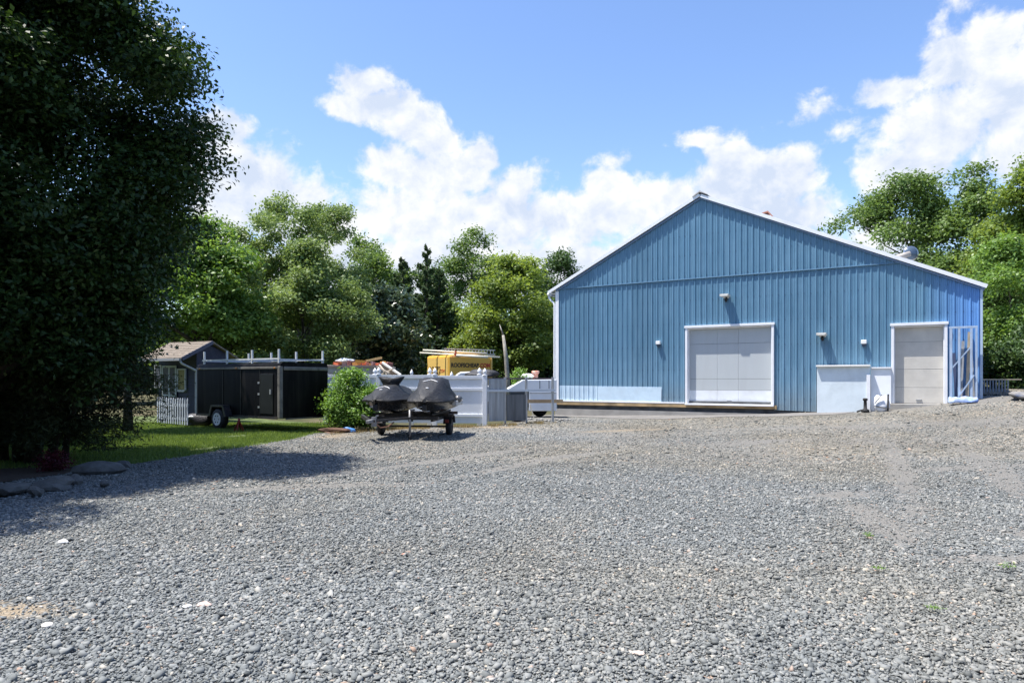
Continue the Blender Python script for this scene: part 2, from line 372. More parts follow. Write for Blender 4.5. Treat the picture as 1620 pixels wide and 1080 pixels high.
LAWN = [(-5.9,20.5),(-6.1,16.3),(-6.9,13.95),(-7.35,12.8),(-9.3,12.3),(-11,11.2),(-14,10.5),(-26,10.5),(-26,30),(-12,30),(-6.2,24),(-5.4,22.2)]
M_lawn = mat('lawn_soil', (.05,.08,.02), .95, col2=(.12,.15,.045), vscale=2.5, bump=.8, bscale=60)
me, _ = poly_sheet(LAWN, .5, -.012, .05, 3)
tag(link('lawn', me, M_lawn), kind='structure')
BED = [(-7.3,12.75),(-7.75,11.2),(-8.2,9.7),(-9,8.3),(-11,6.7),(-15,6.5),(-16,10.6),(-14,11.2),(-11,11.9),(-9.3,12.6)]
M_mulch = mat('mulch', (.045,.028,.02), .95, col2=(.09,.055,.035), vscale=14, bump=1, bscale=45)
me, _ = poly_sheet(BED, .3, .012, .05, 4)
tag(link('mulch_bed', me, M_mulch), kind='structure')

# point in polygon, vectorised
def inpoly(x, y, poly):
    r = np.zeros(x.shape, bool); n = len(poly); j = n-1
    for i in range(n):
        xi, yi = poly[i]; xj, yj = poly[j]
        c = ((yi > y) != (yj > y)) & (x < (xj-xi)*(y-yi)/(yj-yi+1e-12)+xi); r ^= c; j = i
    return r

# ------------------------------------------------------------------ loose stones
def warmth(x, y):
    return np.clip(.05+.34*sm(7, 19, y)+.22*sm(0, 8, x)*sm(4, 12, y)+.35*noise2(x, y, 21, 5, .1), 0, 1)
def stone_mat():
    m = bpy.data.materials.new('crushed_stone'); m.use_nodes = True; nt = m.node_tree; N = nt.nodes; L = nt.links; b = N['Principled BSDF']; b.inputs['Roughness'].default_value = .8; b.inputs['Specular IOR Level'].default_value = .25
    a = N.new('ShaderNodeAttribute'); a.attribute_name = 'tint'
    L.new(gravel_colour(N, L, a.outputs['Fac'], None), b.inputs['Base Color']); return m
M_stone = stone_mat()
def stones():
    PX, PY, PS = [], [], []
    for (y0, y1, dens, sc) in ((2.3, 5.5, 4400, 1.0), (5.5, 9, 3000, 1.0), (9, 13, 1100, 1.12), (13, 19, 320, 1.35), (19, 27, 70, 1.8)):
        xl = .78*y1+1.8; n = int(dens*(2*xl)*(y1-y0)); x = rng.uniform(-xl, xl, n); y = rng.uniform(y0, y1, n)
        k = (np.abs(x) < .78*y+1.5) & inpoly(x, y, [(p.x, p.y) for p in GP]); x, y = x[k], y[k]
        ba, sa = wear(x, y)
        k = rng.uniform(0, 1, len(x)) > np.clip(np.maximum(ba*1.1, sa*1.05), 0, .88); x, y = x[k], y[k]
        PX.append(x); PY.append(y); PS.append(np.full(len(x), sc))
    x = np.concatenate(PX); y = np.concatenate(PY); sc = np.concatenate(PS); n = len(x)
    a = np.clip(rng.lognormal(math.log(.0085), .42, n), .004, .032)*sc; b = a*rng.uniform(.55, .9, n); c = a*rng.uniform(.22, .5, n)
    base = np.array([(-1,-1,-1),(1,-1,-1),(1,1,-1),(-1,1,-1),(-1,-1,1),(1,-1,1),(1,1,1),(-1,1,1)], float)
    Vv = base[None]*(1+rng.uniform(-.38, .30, (n, 8, 3)))*np.stack([a, b, c], 1)[:, None, :]
    # top smaller than the bottom, like a broken chip
    Vv[:, 4:, :2] *= rng.uniform(.5, .95, (n, 1, 1))
    th = rng.uniform(0, 6.28, n); ti = rng.normal(0, .42, n); tj = rng.normal(0, .42, n)
    def rot(Vv, i, j, t):
        cs, sn = np.cos(t)[:, None], np.sin(t)[:, None]; A, B = Vv[..., i].copy(), Vv[..., j].copy()
        Vv[..., i] = A*cs-B*sn; Vv[..., j] = A*sn+B*cs
    rot(Vv, 1, 2, ti); rot(Vv, 0, 2, tj); rot(Vv, 0, 1, th)
    z = gh(x, y)+.004+c*.6+rng.uniform(0, .009, n)*(rng.uniform(0, 1, n) > .45)
    Vv += np.stack([x, y, z], 1)[:, None, :]
    fq = np.array([(0,3,2,1),(4,5,6,7),(0,1,5,4),(1,2,6,5),(2,3,7,6),(3,0,4,7)])
    Fq = (np.arange(n)[:, None, None]*8+fq[None]).reshape(-1, 4)
    t = np.clip(rng.beta(2.0, 1.9, n)*.9+noise2(x, y, 11, 4, .3)*.05, 0, .9); odd = rng.uniform(0, 1, n) < .022; t[odd] = rng.uniform(.9, 1, odd.sum())
    me = np_mesh('loose_gravel', Vv.reshape(-1, 3), Fq, {'tint': np.repeat(t, 8), 'warm': np.repeat(warmth(x, y), 8)})
    tag(link('loose_gravel', me, M_stone), 'grey crushed stone chips covering the open lot', 'gravel', kind='stuff')
stones()

# ------------------------------------------------------------------ grass
def blades(name, n, sampler, hmin, hmax, m, label, cat, lean=.5):
    x, y = sampler(n); n = len(x)
    h = rng.uniform(hmin, hmax, n); th = rng.uniform(0, 6.28, n); w = rng.uniform(.004, .009, n)
    z = gh(x, y)-.012; dx, dy = np.cos(th), np.sin(th); l = rng.uniform(0, lean, n)*h
    Vv = np.stack([np.stack([x-dy*w, y+dx*w, z], 1), np.stack([x+dy*w, y-dx*w, z], 1), np.stack([x+dx*l, y+dy*l, z+h], 1)], 1).reshape(-1, 3)
    Fq = np.arange(n*3).reshape(-1, 3); t = np.repeat(rng.uniform(0, 1, n), 3)
    return tag(link(name, np_mesh(name, Vv, Fq, {'tint': t}), m), label, cat, kind='stuff')
M_grass = leaf_mat('grass', (.075,.13,.025), (.22,.30,.075), .35, .5)
M_drygrass = leaf_mat('dry_grass', (.16,.12,.05), (.30,.24,.10), .3, .6)
def lawn_pts(n):
    x = rng.uniform(-17, -5.2, n); y = rng.uniform(11.5, 25, n); k = inpoly(x-rng.normal(0, .10, n), y, LAWN) & (x > -.85*y) & (noise2(x, y, 4, 4, .4) > -.75-.5*(y < 14)); return x[k], y[k]
blades('grass', 230000, lawn_pts, .03, .085, M_grass, 'short bright green lawn grass beside the black cargo trailer', 'grass')
def dry_pts(n):
    x = rng.uniform(-5.4, 1.6, n); y = 23.3+np.abs(rng.normal(0, .5, n))*-1+np.interp(x, [-5.4, -3, -1, 1.6], [-2.4, -1.0, .3, 2.2]); k = noise2(x, y, 9, 4, .5) > -.1; return x[k], y[k]
blades('dry_grass', 9000, dry_pts, .04, .14, M_drygrass, 'dry yellow weeds along the foot of the white fence', 'weeds', .8)

# ------------------------------------------------------------------ barn
BO = Vector((2.03, 31.3)); BU = Vector((.853, -.522)).normalized(); BW = Vector((-BU.y, BU.x))
def wt(px):
    k = (px-810)/F; return (k*BO.y-BO.x)/(BU.x-k*BU.y)
def wz(px, py):
    t = wt(px); Y = BO.y+BU.y*t; return CAMZ+(HOR-py)/F*Y
barn = thing('metal_barn', 'long blue ribbed metal barn with white trim and two pale overhead doors', 'barn', (BO.x, BO.y, 0), math.atan2(BU.y, BU.x))
def wall_pt(t, y, z): # barn local to world
    p = Vector((BO.x, BO.y))+BU*t+BW*y; return Vector((p.x, p.y, z))
T1 = wt(1553); TR = wt(1109); ZR = wz(1109, 311); ZL = wz(882, 458); ZE = wz(1553, 453); DEEP = 24.0
def roofz(t): return ZL+(ZR-ZL)*t/TR if t < TR else ZR+(ZE-ZR)*(t-TR)/(T1-TR)
ZF = wz(885, 634)      # bottom of the siding
ZS = wz(888, 458)+.02    # seam height
def siding_mat():
    m = bpy.data.materials.new('blue_siding'); m.use_nodes = True; nt = m.node_tree; N = nt.nodes; L = nt.links; b = N['Principled BSDF']
    b.inputs['Roughness'].default_value = .42; b.inputs['Specular IOR Level'].default_value = .45
    tc = N.new('ShaderNodeTexCoord'); sp = N.new('ShaderNodeSeparateXYZ'); L.new(tc.outputs['Object'], sp.inputs[0])
    # each rolled sheet (0.91 m) has its own tone
    fl = N.new('ShaderNodeMath'); fl.operation = 'MULTIPLY'; L.new(sp.outputs[0], fl.inputs[0]); fl.inputs[1].default_value = 1/.914
    fl2 = N.new('ShaderNodeMath'); fl2.operation = 'FLOOR'; L.new(fl.outputs[0], fl2.inputs[0])
    wn = N.new('ShaderNodeTexWhiteNoise'); wn.noise_dimensions = '1D'; L.new(fl2.outputs[0], wn.inputs['W'])
    mp = N.new('ShaderNodeMapping'); mp.inputs['Scale'].default_value = (4, 4, .35); L.new(tc.outputs['Object'], mp.inputs[0])
    n = N.new('ShaderNodeTexNoise'); n.inputs['Scale'].default_value = 1.5; n.inputs['Detail'].default_value = 8; n.inputs['Roughness'].default_value = .6; L.new(mp.outputs[0], n.inputs[0])
    r = N.new('ShaderNodeValToRGB'); e = r.color_ramp.elements; e[0].position = .3; e[1].position = .72
    e[0].color = (.088,.200,.300,1); e[1].color = (.142,.270,.380,1); L.new(n.outputs[0], r.inputs[0])
    sc = N.new('ShaderNodeMapRange'); sc.inputs[3].default_value = .93; sc.inputs[4].default_value = 1.07; L.new(wn.outputs[0], sc.inputs[0])
    vm = N.new('ShaderNodeVectorMath'); vm.operation = 'SCALE'; L.new(r.outputs[0], vm.inputs[0]); L.new(sc.outputs[0], vm.inputs['Scale'])
    # stronger blue mixed in towards the far right end
    ed = N.new('ShaderNodeMapRange'); ed.inputs[1].default_value = T1-1.7; ed.inputs[2].default_value = T1-.3; L.new(sp.outputs[0], ed.inputs[0]); ed.inputs[4].default_value = .6
    mx = N.new('ShaderNodeMix'); mx.data_type = 'RGBA'; L.new(ed.outputs[0], mx.inputs[0]); L.new(vm.outputs[0], mx.inputs[6]); mx.inputs[7].default_value = (.13,.33,.78,1)
    # mottled paler blue towards the bottom of the wall
    lo = N.new('ShaderNodeMapRange'); lo.inputs[1].default_value = 3.2; lo.inputs[2].default_value = .9; lo.inputs[4].default_value = .35; L.new(sp.outputs[2], lo.inputs[0])
    n2 = N.new('ShaderNodeTexNoise'); n2.inputs['Scale'].default_value = 3; n2.inputs['Detail'].default_value = 6; L.new(mp.outputs[0], n2.inputs[0])
    ml = N.new('ShaderNodeMath'); ml.operation = 'MULTIPLY'; L.new(lo.outputs[0], ml.inputs[0]); L.new(n2.outputs[0], ml.inputs[1])
    mx2 = N.new('ShaderNodeMix'); mx2.data_type = 'RGBA'; L.new(ml.outputs[0], mx2.inputs[0]); L.new(mx.outputs[2], mx2.inputs[6]); mx2.inputs[7].default_value = (.45,.66,.80,1)
    sp2 = N.new('ShaderNodeMapRange'); sp2.inputs[1].default_value = 1.55; sp2.inputs[2].default_value = .55; sp2.inputs[4].default_value = .9; L.new(sp.outputs[2], sp2.inputs[0])
    n4 = N.new('ShaderNodeTexNoise'); n4.inputs['Scale'].default_value = 2.3; n4.inputs['Detail'].default_value = 9; n4.inputs['Roughness'].default_value = .75; L.new(tc.outputs['Object'], n4.inputs[0])
    m4 = N.new('ShaderNodeMath'); m4.operation = 'MULTIPLY'; L.new(sp2.outputs[0], m4.inputs[0]); L.new(n4.outputs[0], m4.inputs[1])
    mx3 = N.new('ShaderNodeMix'); mx3.data_type = 'RGBA'; L.new(m4.outputs[0], mx3.inputs[0]); L.new(mx2.outputs[2], mx3.inputs[6]); mx3.inputs[7].default_value = (.20,.21,.20,1)
    L.new(mx3.outputs[2], b.inputs['Base Color'])
    # oil-canning of thin sheet metal
    n3 = N.new('ShaderNodeTexNoise'); n3.inputs['Scale'].default_value = .9; n3.inputs['Detail'].default_value = 3; L.new(tc.outputs['Object'], n3.inputs[0])
    bp = N.new('ShaderNodeBump'); bp.inputs['Strength'].default_value = .35; bp.inputs['Distance'].default_value = .08; L.new(n3.outputs[0], bp.inputs['Height']); L.new(bp.outputs[0], b.inputs['Normal'])
    return m
M_blue = siding_mat()
RIB = .2286
def ribbed(mb, t0, t1, zlo, zhi, yoff=0):   # sheet with trapezoid ribs standing 2 cm proud
    prof = []; k = math.floor(t0/RIB)-1
    pts = set([t0, t1])
    while k*RIB < t1+RIB:
        c = k*RIB
        for dx, d in ((-.032, 0), (-.014, 1), (.014, 1), (.032, 0)):
            if t0 < c+dx < t1: pts.add(round(c+dx, 5))
        for dx in (.08, .15):
            for q, d in ((-.008, 0), (0, .18), (.008, 0)):
                if t0 < c+dx+q < t1: pts.add(round(c+dx+q, 5))
        if t0 < TR < t1: pts.add(TR)
        k += 1
    def dep(t):
        u = (t+RIB/2) % RIB-RIB/2
        if abs(u) <= .0145: return 1
        if abs(u) < .032: return (0.032-abs(u))/.0175
        for dx in (.08, .15-RIB):
            if abs(u-dx) < .008: return .32*(1-abs(u-dx)/.008)
        return 0
    P = sorted(pts); vs = []; fs = []
    for t in P:
        y = -yoff-dep(t)*.030
        vs += [(t, y, zlo(t)), (t, y, zhi(t))]
    for i in range(len(P)-1): fs.append((2*i, 2*i+2, 2*i+3, 2*i+1))
    mb.add(vs, fs)
D1 = (wt(1085), wt(1225)); Z1T = wz(1155, 516.5); Z1B = wz(1155, 637)
D2 = (wt(1410), wt(1499)); Z2T = wz(1410, 516); Z2B = wz(1455, 638)
mb = MB()
cst = lambda c: (lambda t: c)
ribbed(mb, 0, T1, lambda t: max(ZS+.0, 0) if roofz(t) > ZS else roofz(t)-.01, roofz, .02)
base = lambda t: ZF if t < D1[1] else max(.2, float(np.interp(t, [D1[1], 13, T1], [.42, .35, .55])))
lowtop = lambda t: min(ZS, roofz(t))
for a, b_, zl, zh in ((0, D1[0], base, lowtop), (D1[0], D1[1], cst(Z1T), lowtop), (D1[1], D2[0], base, lowtop), (D2[0], D2[1], cst(Z2T), lowtop), (D2[1], T1, base, lowtop)):
    ribbed(mb, a, b_, zl, zh, 0)
mb.build('front_wall', M_blue, barn)
scw = MB()
for zr in (ZF+.25, 2.0, 2.95, 3.9, 4.85, ZS+.12, 6.7, 7.5, 8.3):
    k = 1
    while k*RIB < T1-.1:
        t = k*RIB+.045; k += 1
        if roofz(t) < zr+.25 or (D1[0]-.05 < t < D1[1]+.05 and zr < Z1T+.1) or (D2[0]-.05 < t < D2[1]+.05 and zr < Z2T+.1): continue
        q = .02 if zr > ZS else 0; scw.box(t-.011, t+.011, -q-.010, -q-.001, zr-.011, zr+.011)
scw = scw.build('screw_rows', mat('screw', (.09,.13,.18), .4, metal=.5), barn); scw['kind'] = 'stuff'
# side and back walls, plain sheets with ribs running up
mb = MB(); mb.box(.01, .04, .005, DEEP, .1, ZL); mb.build('side_wall', M_blue, barn)
mb = MB(); mb.box(T1-.04, T1-.01, .005, DEEP, .1, ZE); mb.build('side_wall', M_blue, barn)
mb = MB(); mb.prism([(.05, .1), (T1-.05, .1), (T1-.05, ZE-.05), (TR, ZR-.05), (.05, ZL-.05)], DEEP-.05, DEEP); mb.build('back_wall', M_blue, barn)
mb = MB(); mb.box(0, T1-1.1, -.055, -.022, ZS-.045, ZS+.04); mb.v = [(x, y, z) for x, y, z in mb.v]
sf = MB(); tS = [t for t in np.linspace(TR, T1, 200) if roofz(t) > ZS+.03][-1]; sf.box(.02, tS, -.058, -.002, ZS-.018, ZS+.018); sf.build('seam_flashing', mat('blue_flashing', (.10,.20,.30), .4, var=.08), barn, bevel=.006)
# roof: two slabs with overhang, white rake trim in front
M_roof = mat('roof_metal', (.62,.64,.66), .4, metal=.2, var=.08)
OV = .32
def slope(t0, z0, t1, z1, y0, y1, th, name, m):
    d = Vector((t1-t0, z1-z0)).normalized(); nrm = Vector((-d.y, d.x))
    if nrm.y < 0: nrm = -nrm
    a, b_ = Vector((t0, z0)), Vector((t1, z1)); poly = [a, b_, b_+nrm*th, a+nrm*th]
    return MB().prism([(p.x, p.y) for p in poly], y0, y1).build(name, m, barn)
sL = (ZR-ZL)/TR; sR = (ZE-ZR)/(T1-TR)
eL = (-OV, ZL-OV*sL); eR = (T1+.12, ZE+.12*sR)
slope(eL[0], eL[1]+.03, TR, ZR+.03, -.10, DEEP+.2, .05, 'roof', M_roof)
slope(TR, ZR+.03, eR[0], eR[1]+.03, -.10, DEEP+.2, .05, 'roof', M_roof)
slope(eL[0], eL[1]-.02, TR, ZR-.015, -.16, -.103, .125, 'rake_trim', M_trim)
slope(TR, ZR-.055, eR[0], eR[1]-.02, -.16, -.103, .125, 'rake_trim', M_trim)
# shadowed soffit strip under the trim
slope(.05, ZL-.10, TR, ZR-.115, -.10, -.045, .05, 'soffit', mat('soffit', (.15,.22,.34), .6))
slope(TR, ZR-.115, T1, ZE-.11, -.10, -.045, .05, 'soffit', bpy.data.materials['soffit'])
# ridge cap
MB().prism([(TR-.3, ZR+.02-.3*sL+.10), (TR, ZR+.15), (TR+.3, ZR+.02+.3*sR+.12), (TR+.3, ZR+.3*sR+.16), (TR, ZR+.21), (TR-.3, ZR-.3*sL+.16)], -.2, DEEP).build('ridge_cap', mat('ridge_grey', (.5,.48,.47), .5), barn)
# corner trims
MB().box(-.02, .15, -.05, -.024, ZF, ZL-.08).build('corner_trim', M_trim, barn, bevel=.004)
MB().box(T1-.04, T1+.03, -.05, -.024, .5, ZE-.1).build('corner_trim', mat('edge_blue', (.42,.53,.66), .5), barn, bevel=.004)
# gutter and downspout at the left eave
g = MB().tube([(-.36, -.1, ZL-.2), (-.36, DEEP, ZL-.2)], .075, 10); g.build('gutter', M_trim, barn, True)
MB().tube([(-.36, -.02, ZL-.22), (-.36, -.02, ZL-.34), (-.28, -.02, ZL-.47), (-.12, -.02, ZL-.60), (-.08, -.02, ZL-.72), (-.08, -.02, 3.2), (-.08, -.02, .9), (-.09, -.06, .45)], [.05]*8, 10).build('downspout', M_trim, barn, True)
# sill board, dark gap and concrete base under the left half
M_sill = mat('sill_board', (.38,.27,.14), .8, var=.3, vscale=2, dirt=(.08,.07,.06), streak=False)
MB().box(0, D1[1]+.1, -.075, .0, ZF-.165, ZF-.02).build('sill_board', M_sill, barn, bevel=.006)
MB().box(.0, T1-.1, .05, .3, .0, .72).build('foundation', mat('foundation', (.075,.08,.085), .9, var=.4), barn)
M_conc = mat('concrete', (.30,.29,.27), .9, var=.18, vscale=2, bump=.5, bscale=30)
MB().box(-.02, D1[1]+2.8, -.10, .048, -.2, .27).build('footing', M_conc, barn)
ap = [wall_pt(*q, 0).xy[:] for q in ((-.05, .0), (D1[1]+2.9, .0), (D1[1]+2.6, -1.0), (D1[1], -1.75), (3.5, -1.7), (-.05, -1.2))]
me, _ = poly_sheet(ap, .3, .016, .05, 5)
tag(link('concrete_apron', me, mat('apron', (.17,.16,.15), .9, var=.2, vscale=1.5, bump=.4, bscale=30)), kind='structure')
# pale sheet strip fixed low on the wall
pm = mat('pale_sheet', (.56,.70,.80), .5, var=.08, vscale=2, dirt=(.30,.45,.58), damt=.35, dscale=2.5)
mb = MB(); ribbed(mb, .18, wt(1047), cst(ZF+.01), lambda t: ZF+.71-.04*t/5, .012); mb.box(2.1, wt(1047), -.055, -.045, ZF+.01, ZF+.66); mb.build('lower_panel', pm, barn)
mb = MB(); mb.box(0.05, D1[0]-.04, -.085, -.025, ZF-.018, ZF+.04); mb.build('bottom_trim', M_trim, barn, bevel=.004)
# door 1
M_door = mat('door_grey', (.46,.49,.50), .5, var=.06, vscale=1.2, dirt=(.36,.40,.42), damt=.4, streak=True)
M_doorw = mat('door_white', (.70,.73,.76), .5, var=.05, dirt=(.5,.5,.48), damt=.4)
M_gap = mat('dark_gap', (.03,.035,.04), .9)
def overhead(d0, d1, z0, z1, secs, mA, mB_, name_lab, vjoints=(), micro=False):
    t = bpy.data.objects.new('garage_door', None)
    fw = .09
    fr = MB(); fr.box(d0, d0+fw, -.10, .0, z0-.0, z1); fr.box(d1-fw, d1, -.10, .0, z0, z1); fr.box(d0-.03, d1+.03, -.125, -.002, z1, z1+.09)
    fr.box(d0+fw, d0+fw+.03, .0, .16, z0, z1); fr.box(d1-fw-.03, d1-fw, .0, .16, z0, z1); fr.box(d0+fw, d1-fw, .002, .16, z1-.06, z1)
    body = MB(); cols = []
    H = z1-z0-.06; zz = z0
    dm = mat(name_lab+'_panel', (.4,.4,.4), .5) if False else mA
    back = MB().box(d0+fw+.03, d1-fw-.03, .19, .24, z0, z1-.06)
    root = back.build('garage_door', M_gap, barn); root['label'] = name_lab
    fr.build('door_frame', M_trim, root, bevel=.005)
    zz = z0
    for i, (frac, m) in enumerate(secs):
        h = H*frac; xs_ = [d0+fw+.03]+[d0+(d1-d0)*v for v in vjoints]+[d1-fw-.03]
        p = MB()
        for a, b_ in zip(xs_[:-1], xs_[1:]):
            if micro:
                n = int(h/.07)
                for j in range(n):
                    za = zz+.006+(h-.012)*j/n; zb = zz+.006+(h-.012)*(j+1)/n
                    p.box(a+.003, b_-.003, .13, .19, za, zb-.008); 
                p.box(a+.003, b_-.003, .14, .188, zz+.004, zz+h-.004)
            else:
                p.box(a+.003, b_-.003, .13, .19, zz+.005, zz+h-.005)
        o = p.build('door_section', m, root)
        zz += h
    MB().box(d0+fw+.03, d1-fw-.03, .12, .20, z0-.012, z0+.004).build('bottom_seal', M_black, root)
    MB().box((d0+d1)/2-.09, (d0+d1)/2+.09, .10, .128, z0+.10, z0+.135).build('lift_handle', M_grey, root)
    return root
d1 = overhead(D1[0], D1[1], Z1B-.04, Z1T, [(.18, M_doorw), (.15, M_door), (.47, M_door), (.20, M_door)], M_door, None, 'wide pale grey overhead door with a white bottom section', (.36, .60))
M_door2 = mat('door_beige', (.60,.57,.51), .6, var=.06, vscale=3, dirt=(.42,.40,.36), damt=.4)
d2 = overhead(D2[0], D2[1], Z2B, Z2T, [(.21, M_door2), (.24, M_door2), (.36, M_door2), (.19, M_door2)], M_door2, None, 'narrower beige overhead door with fine horizontal ridges', (), True)
MB().box(D1[0], D1[1], -.16, .1, Z1B-.11, Z1B-.045).build('door_sill', M_trim, barn, bevel=.006)
MB().box(D2[0]-.1, D2[1]+.2, -.25, .1, Z2B-.35, Z2B-.01).build('door_sill', M_conc, barn, bevel=.02)
# wall lights
def flood(px, py, lab):
    t, z = wt(px), wz(px, py)
    r = MB().box(t-.11, t+.11, -.06, -.02, z-.05, z+.05).build('security_light', M_trim, barn); r['label'] = lab
    MB().box(t-.17, t+.17, -.42, -.07, z-.0, z+.085).build('lamp_head', mat('lamp_head', (.55,.53,.48), .5), r, bevel=.01)
    MB().tube([(t, -.06, z-.05), (t+.01, -.12, z-.12), (t+.01, -.13, z-.20)], [.05, .055, .03], 10).build('motion_sensor', M_black, r)
    MB().box(t-.13, t+.13, -.424, -.40, z+.005, z+.06).build('lens', mat('lens', (.7,.7,.66), .2), r)
flood(1149.5, 470, 'twin-head security light above the wide overhead door')
flood(1301.5, 531, 'twin-head security light above the leaning white board')
def boxlight(px, py, lab):
    t, z = wt(px), wz(px, py)
    r = MB().box(t-.09, t+.09, -.16, -.02, z-.02, z+.12).build('box_light', mat('lamp_white', (.85,.85,.84), .4), barn, bevel=.012); r['label'] = lab
    MB().prism([(t-.05, z-.12), (t+.06, z-.12), (t+.08, z-.022), (t-.08, z-.022)], -.12, -.03).build('lamp_shade', mat('lamp_dark', (.06,.08,.12), .5), r)
boxlight(1042.5, 544, 'small white box light left of the wide overhead door'); boxlight(1367, 543, 'small white box light left of the beige overhead door')
# roof pieces
t, z = wt(1190), wz(1190, 330)
rv = MB().box(t-.22, t+.22, 2.0, 2.4, z-.4, z+.14).build('roof_vent', mat('vent_tan', (.55,.42,.30), .7), barn); rv['label'] = 'small vent with a reddish cap on the barn roof'
MB().prism([(t-.32, z+.12), (t+.2, z+.24), (t+.38, z+.02), (t+.41, z+.05), (t+.22, z+.29), (t-.32, z+.16)], 1.9, 2.5).build('vent_cap', mat('vent_red', (.38,.16,.11), .7), rv)
# low metal leaning things and other pieces at the foot of the barn
ang = math.atan2(BU.y, BU.x)
t0, t1 = wt(1294), wt(1377); zt = wz(1335, 580); zb = .34
lb = thing('white_board', 'large pale white board with a ledge on top leaning at the barn wall', 'board', wall_pt((t0+t1)/2, -.25, zb), ang)
hw = (t1-t0)/2
MB().prism([(-hw, 0), (hw, -.06), (hw, zt-zb), (-hw, zt-zb)], -.03, .03).build('board_face', mat('board_white', (.66,.74,.78), .5, var=.07, vscale=1.5, dirt=(.40,.47,.50), damt=.4, dscale=2), lb)
MB().box(-hw-.02, hw+.02, -.16, .12, zt-zb+.003, zt-zb+.06).build('ledge', mat('ledge_white', (.78,.77,.73), .6, var=.05), lb, bevel=.006)
MB().box(hw-.10, hw+.02, -.09, -.035, -.12, zt-zb-.3).build('corner_post', M_trim, lb, bevel=.006)
t0, t1 = wt(1378), wt(1410); zt2 = wz(1395, 583)
ww = thing('low_wall', 'bright white low wall between the leaning board and the beige door', 'wall', wall_pt((t0+t1)/2, -.12, .45), ang); hw = (t1-t0)/2
MB().box(-hw, hw, -.04, .04, 0, zt2-.45).build('panel_face', mat('bright_white', (.84,.86,.88), .5, var=.03), ww)
MB().box(-hw-.03, hw, -.1, .07, zt2-.447, zt2-.40).build('panel_cap', M_trim, ww, bevel=.005)
# white bag with black straps in front of it
p = wall_pt(wt(1396), -.5, 0); p.z = G(p.x, p.y)+.02
bag = thing('tote_bag', 'white sack with black straps standing by the beige overhead door', 'bag', p, ang)
mb = MB(); rings = []
for zz, w, d in ((0, .2, .10), (.12, .25, .14), (.3, .24, .12), (.46, .2, .07), (.54, .13, .04)):
    rings.append([(w*math.cos(a)*(1+.12*math.sin(3*a+zz*9)), d*math.sin(a), zz+.03*math.cos(2*a)) for a in np.linspace(0, 2*math.pi, 14, endpoint=False)])
mb.loft(rings); mb.build('sack', mat('sack_white', (.75,.77,.80), .7, var=.1), bag, True)
MB().bar((.20, -.12, 0), (.21, -.10, .6), .045, .03).bar((-.2, -.14, .28), (.02, -.16, .58), .05, .02).bar((-.22, -.13, .18), (.2, -.16, .12), .05, .02).build('strap', M_black, bag)
p = wall_pt(wt(1371), -.62, 0); p.z = G(p.x, p.y)
jug = thing('black_pump', 'small black pump unit standing before the leaning white board', 'pump', p, ang)
MB().lathe([(.02,0),(.13,.02),(.14,.10),(.06,.14),(.05,.42),(.08,.44),(.08,.5),(.02,.52)], n=14).build('pump_body', M_black, jug, True)
MB().tube([(0,0,.08),(-.14,-.05,.08),(-.26,-.08,.03)], .03, 8).build('hose', M_black, jug, True)
# open post frame and tarp at the right end
zt3 = wz(1520, 517)
pf = thing('post_frame', 'pale blue post frame with cross rail standing at the right corner of the barn', 'frame', wall_pt(T1-.6, -.3, 0), ang)
M_pf = mat('pale_blue_paint', (.36,.46,.60), .5, var=.15, dirt=(.4,.36,.3), damt=.5)
x0 = wt(1501)-(T1-.6); x1 = wt(1546)-(T1-.6)
MB().box(x0, x1, -.03, .03, zt3-.07, zt3).build('cross_rail', M_pf, pf, bevel=.004)
for pxx, w in ((1504, .04), (1517, .035), (1536, .035), (1544, .03)):
    xx = wt(pxx)-(T1-.6); MB().box(xx-w, xx+w, -.029, .029, .75, zt3-.073).build('post', M_pf, pf, bevel=.004)
MB().bar((x0+.1, 0, 2.0), (x1-.15, 0, 2.75), .04, .04).bar((x1-.55, -.05, 1.0), (x1-.1, -.05, 1.75), .04, .04).build('brace', M_pf, pf)
# clutter leaning behind the frame: dark and pale planks
M_planks = [mat('plank_dark', (.05,.07,.14), .8), mat('plank_grey', (.32,.33,.34), .8, var=.3), mat('plank_tan', (.45,.38,.28), .8, var=.3)]
for i, (pxx, ztop, m) in enumerate(((1513, 2.5, 0), (1519, 2.9, 1), (1523, 2.4, 0), (1529, 3.2, 2), (1540, 2.6, 1))):
    xx = wt(pxx); a = wall_pt(xx, -.16, .8); b_ = wall_pt(xx+.08*((i % 2)*2-1), -.07, ztop)
    o = MB().bar(a-a, b_-a, .09, .03, (BW.x, BW.y, 0)).build('leaning_plank', M_planks[m]); o.location = a
    tag(o, ['dark navy plank leaning leftmost behind the pale post frame', 'weathered grey plank leaning between two dark planks behind the post frame', 'dark navy plank leaning beside the tan plank behind the post frame', 'tall tan plank leaning behind the post frame', 'weathered grey plank leaning closest to the barn corner'][i], 'plank', 'planks leaning behind the post frame')
p = wall_pt(wt(1522), -.75, 0); p.z = G(p.x, p.y)
tarp = MB(); rings = []; r_ = random.Random(5)
for i in range(13):
    u = i/12; L_ = wt(1548)-wt(1500)
    w = .16+.05*math.sin(u*9); rings.append([((u-.5)*L_, w*math.cos(a)*(1+r_.uniform(-.25, .25)), .03+.20*max(0, math.sin(a))*(1+r_.uniform(-.6, .4))+u*.03) for a in np.linspace(0, math.pi*2, 12, endpoint=False)])
tarp.loft(rings); o = tarp.build('tarp', mat('tarp_blue', (.50,.58,.70), .6, col2=(.08,.17,.45), vscale=3.5, bump=.6, bscale=9), None, True, subsurf=1)
o.location = p; o.rotation_euler = (0, 0, ang); tag(o, 'crumpled pale blue tarp lying right of the beige overhead door', 'tarp')
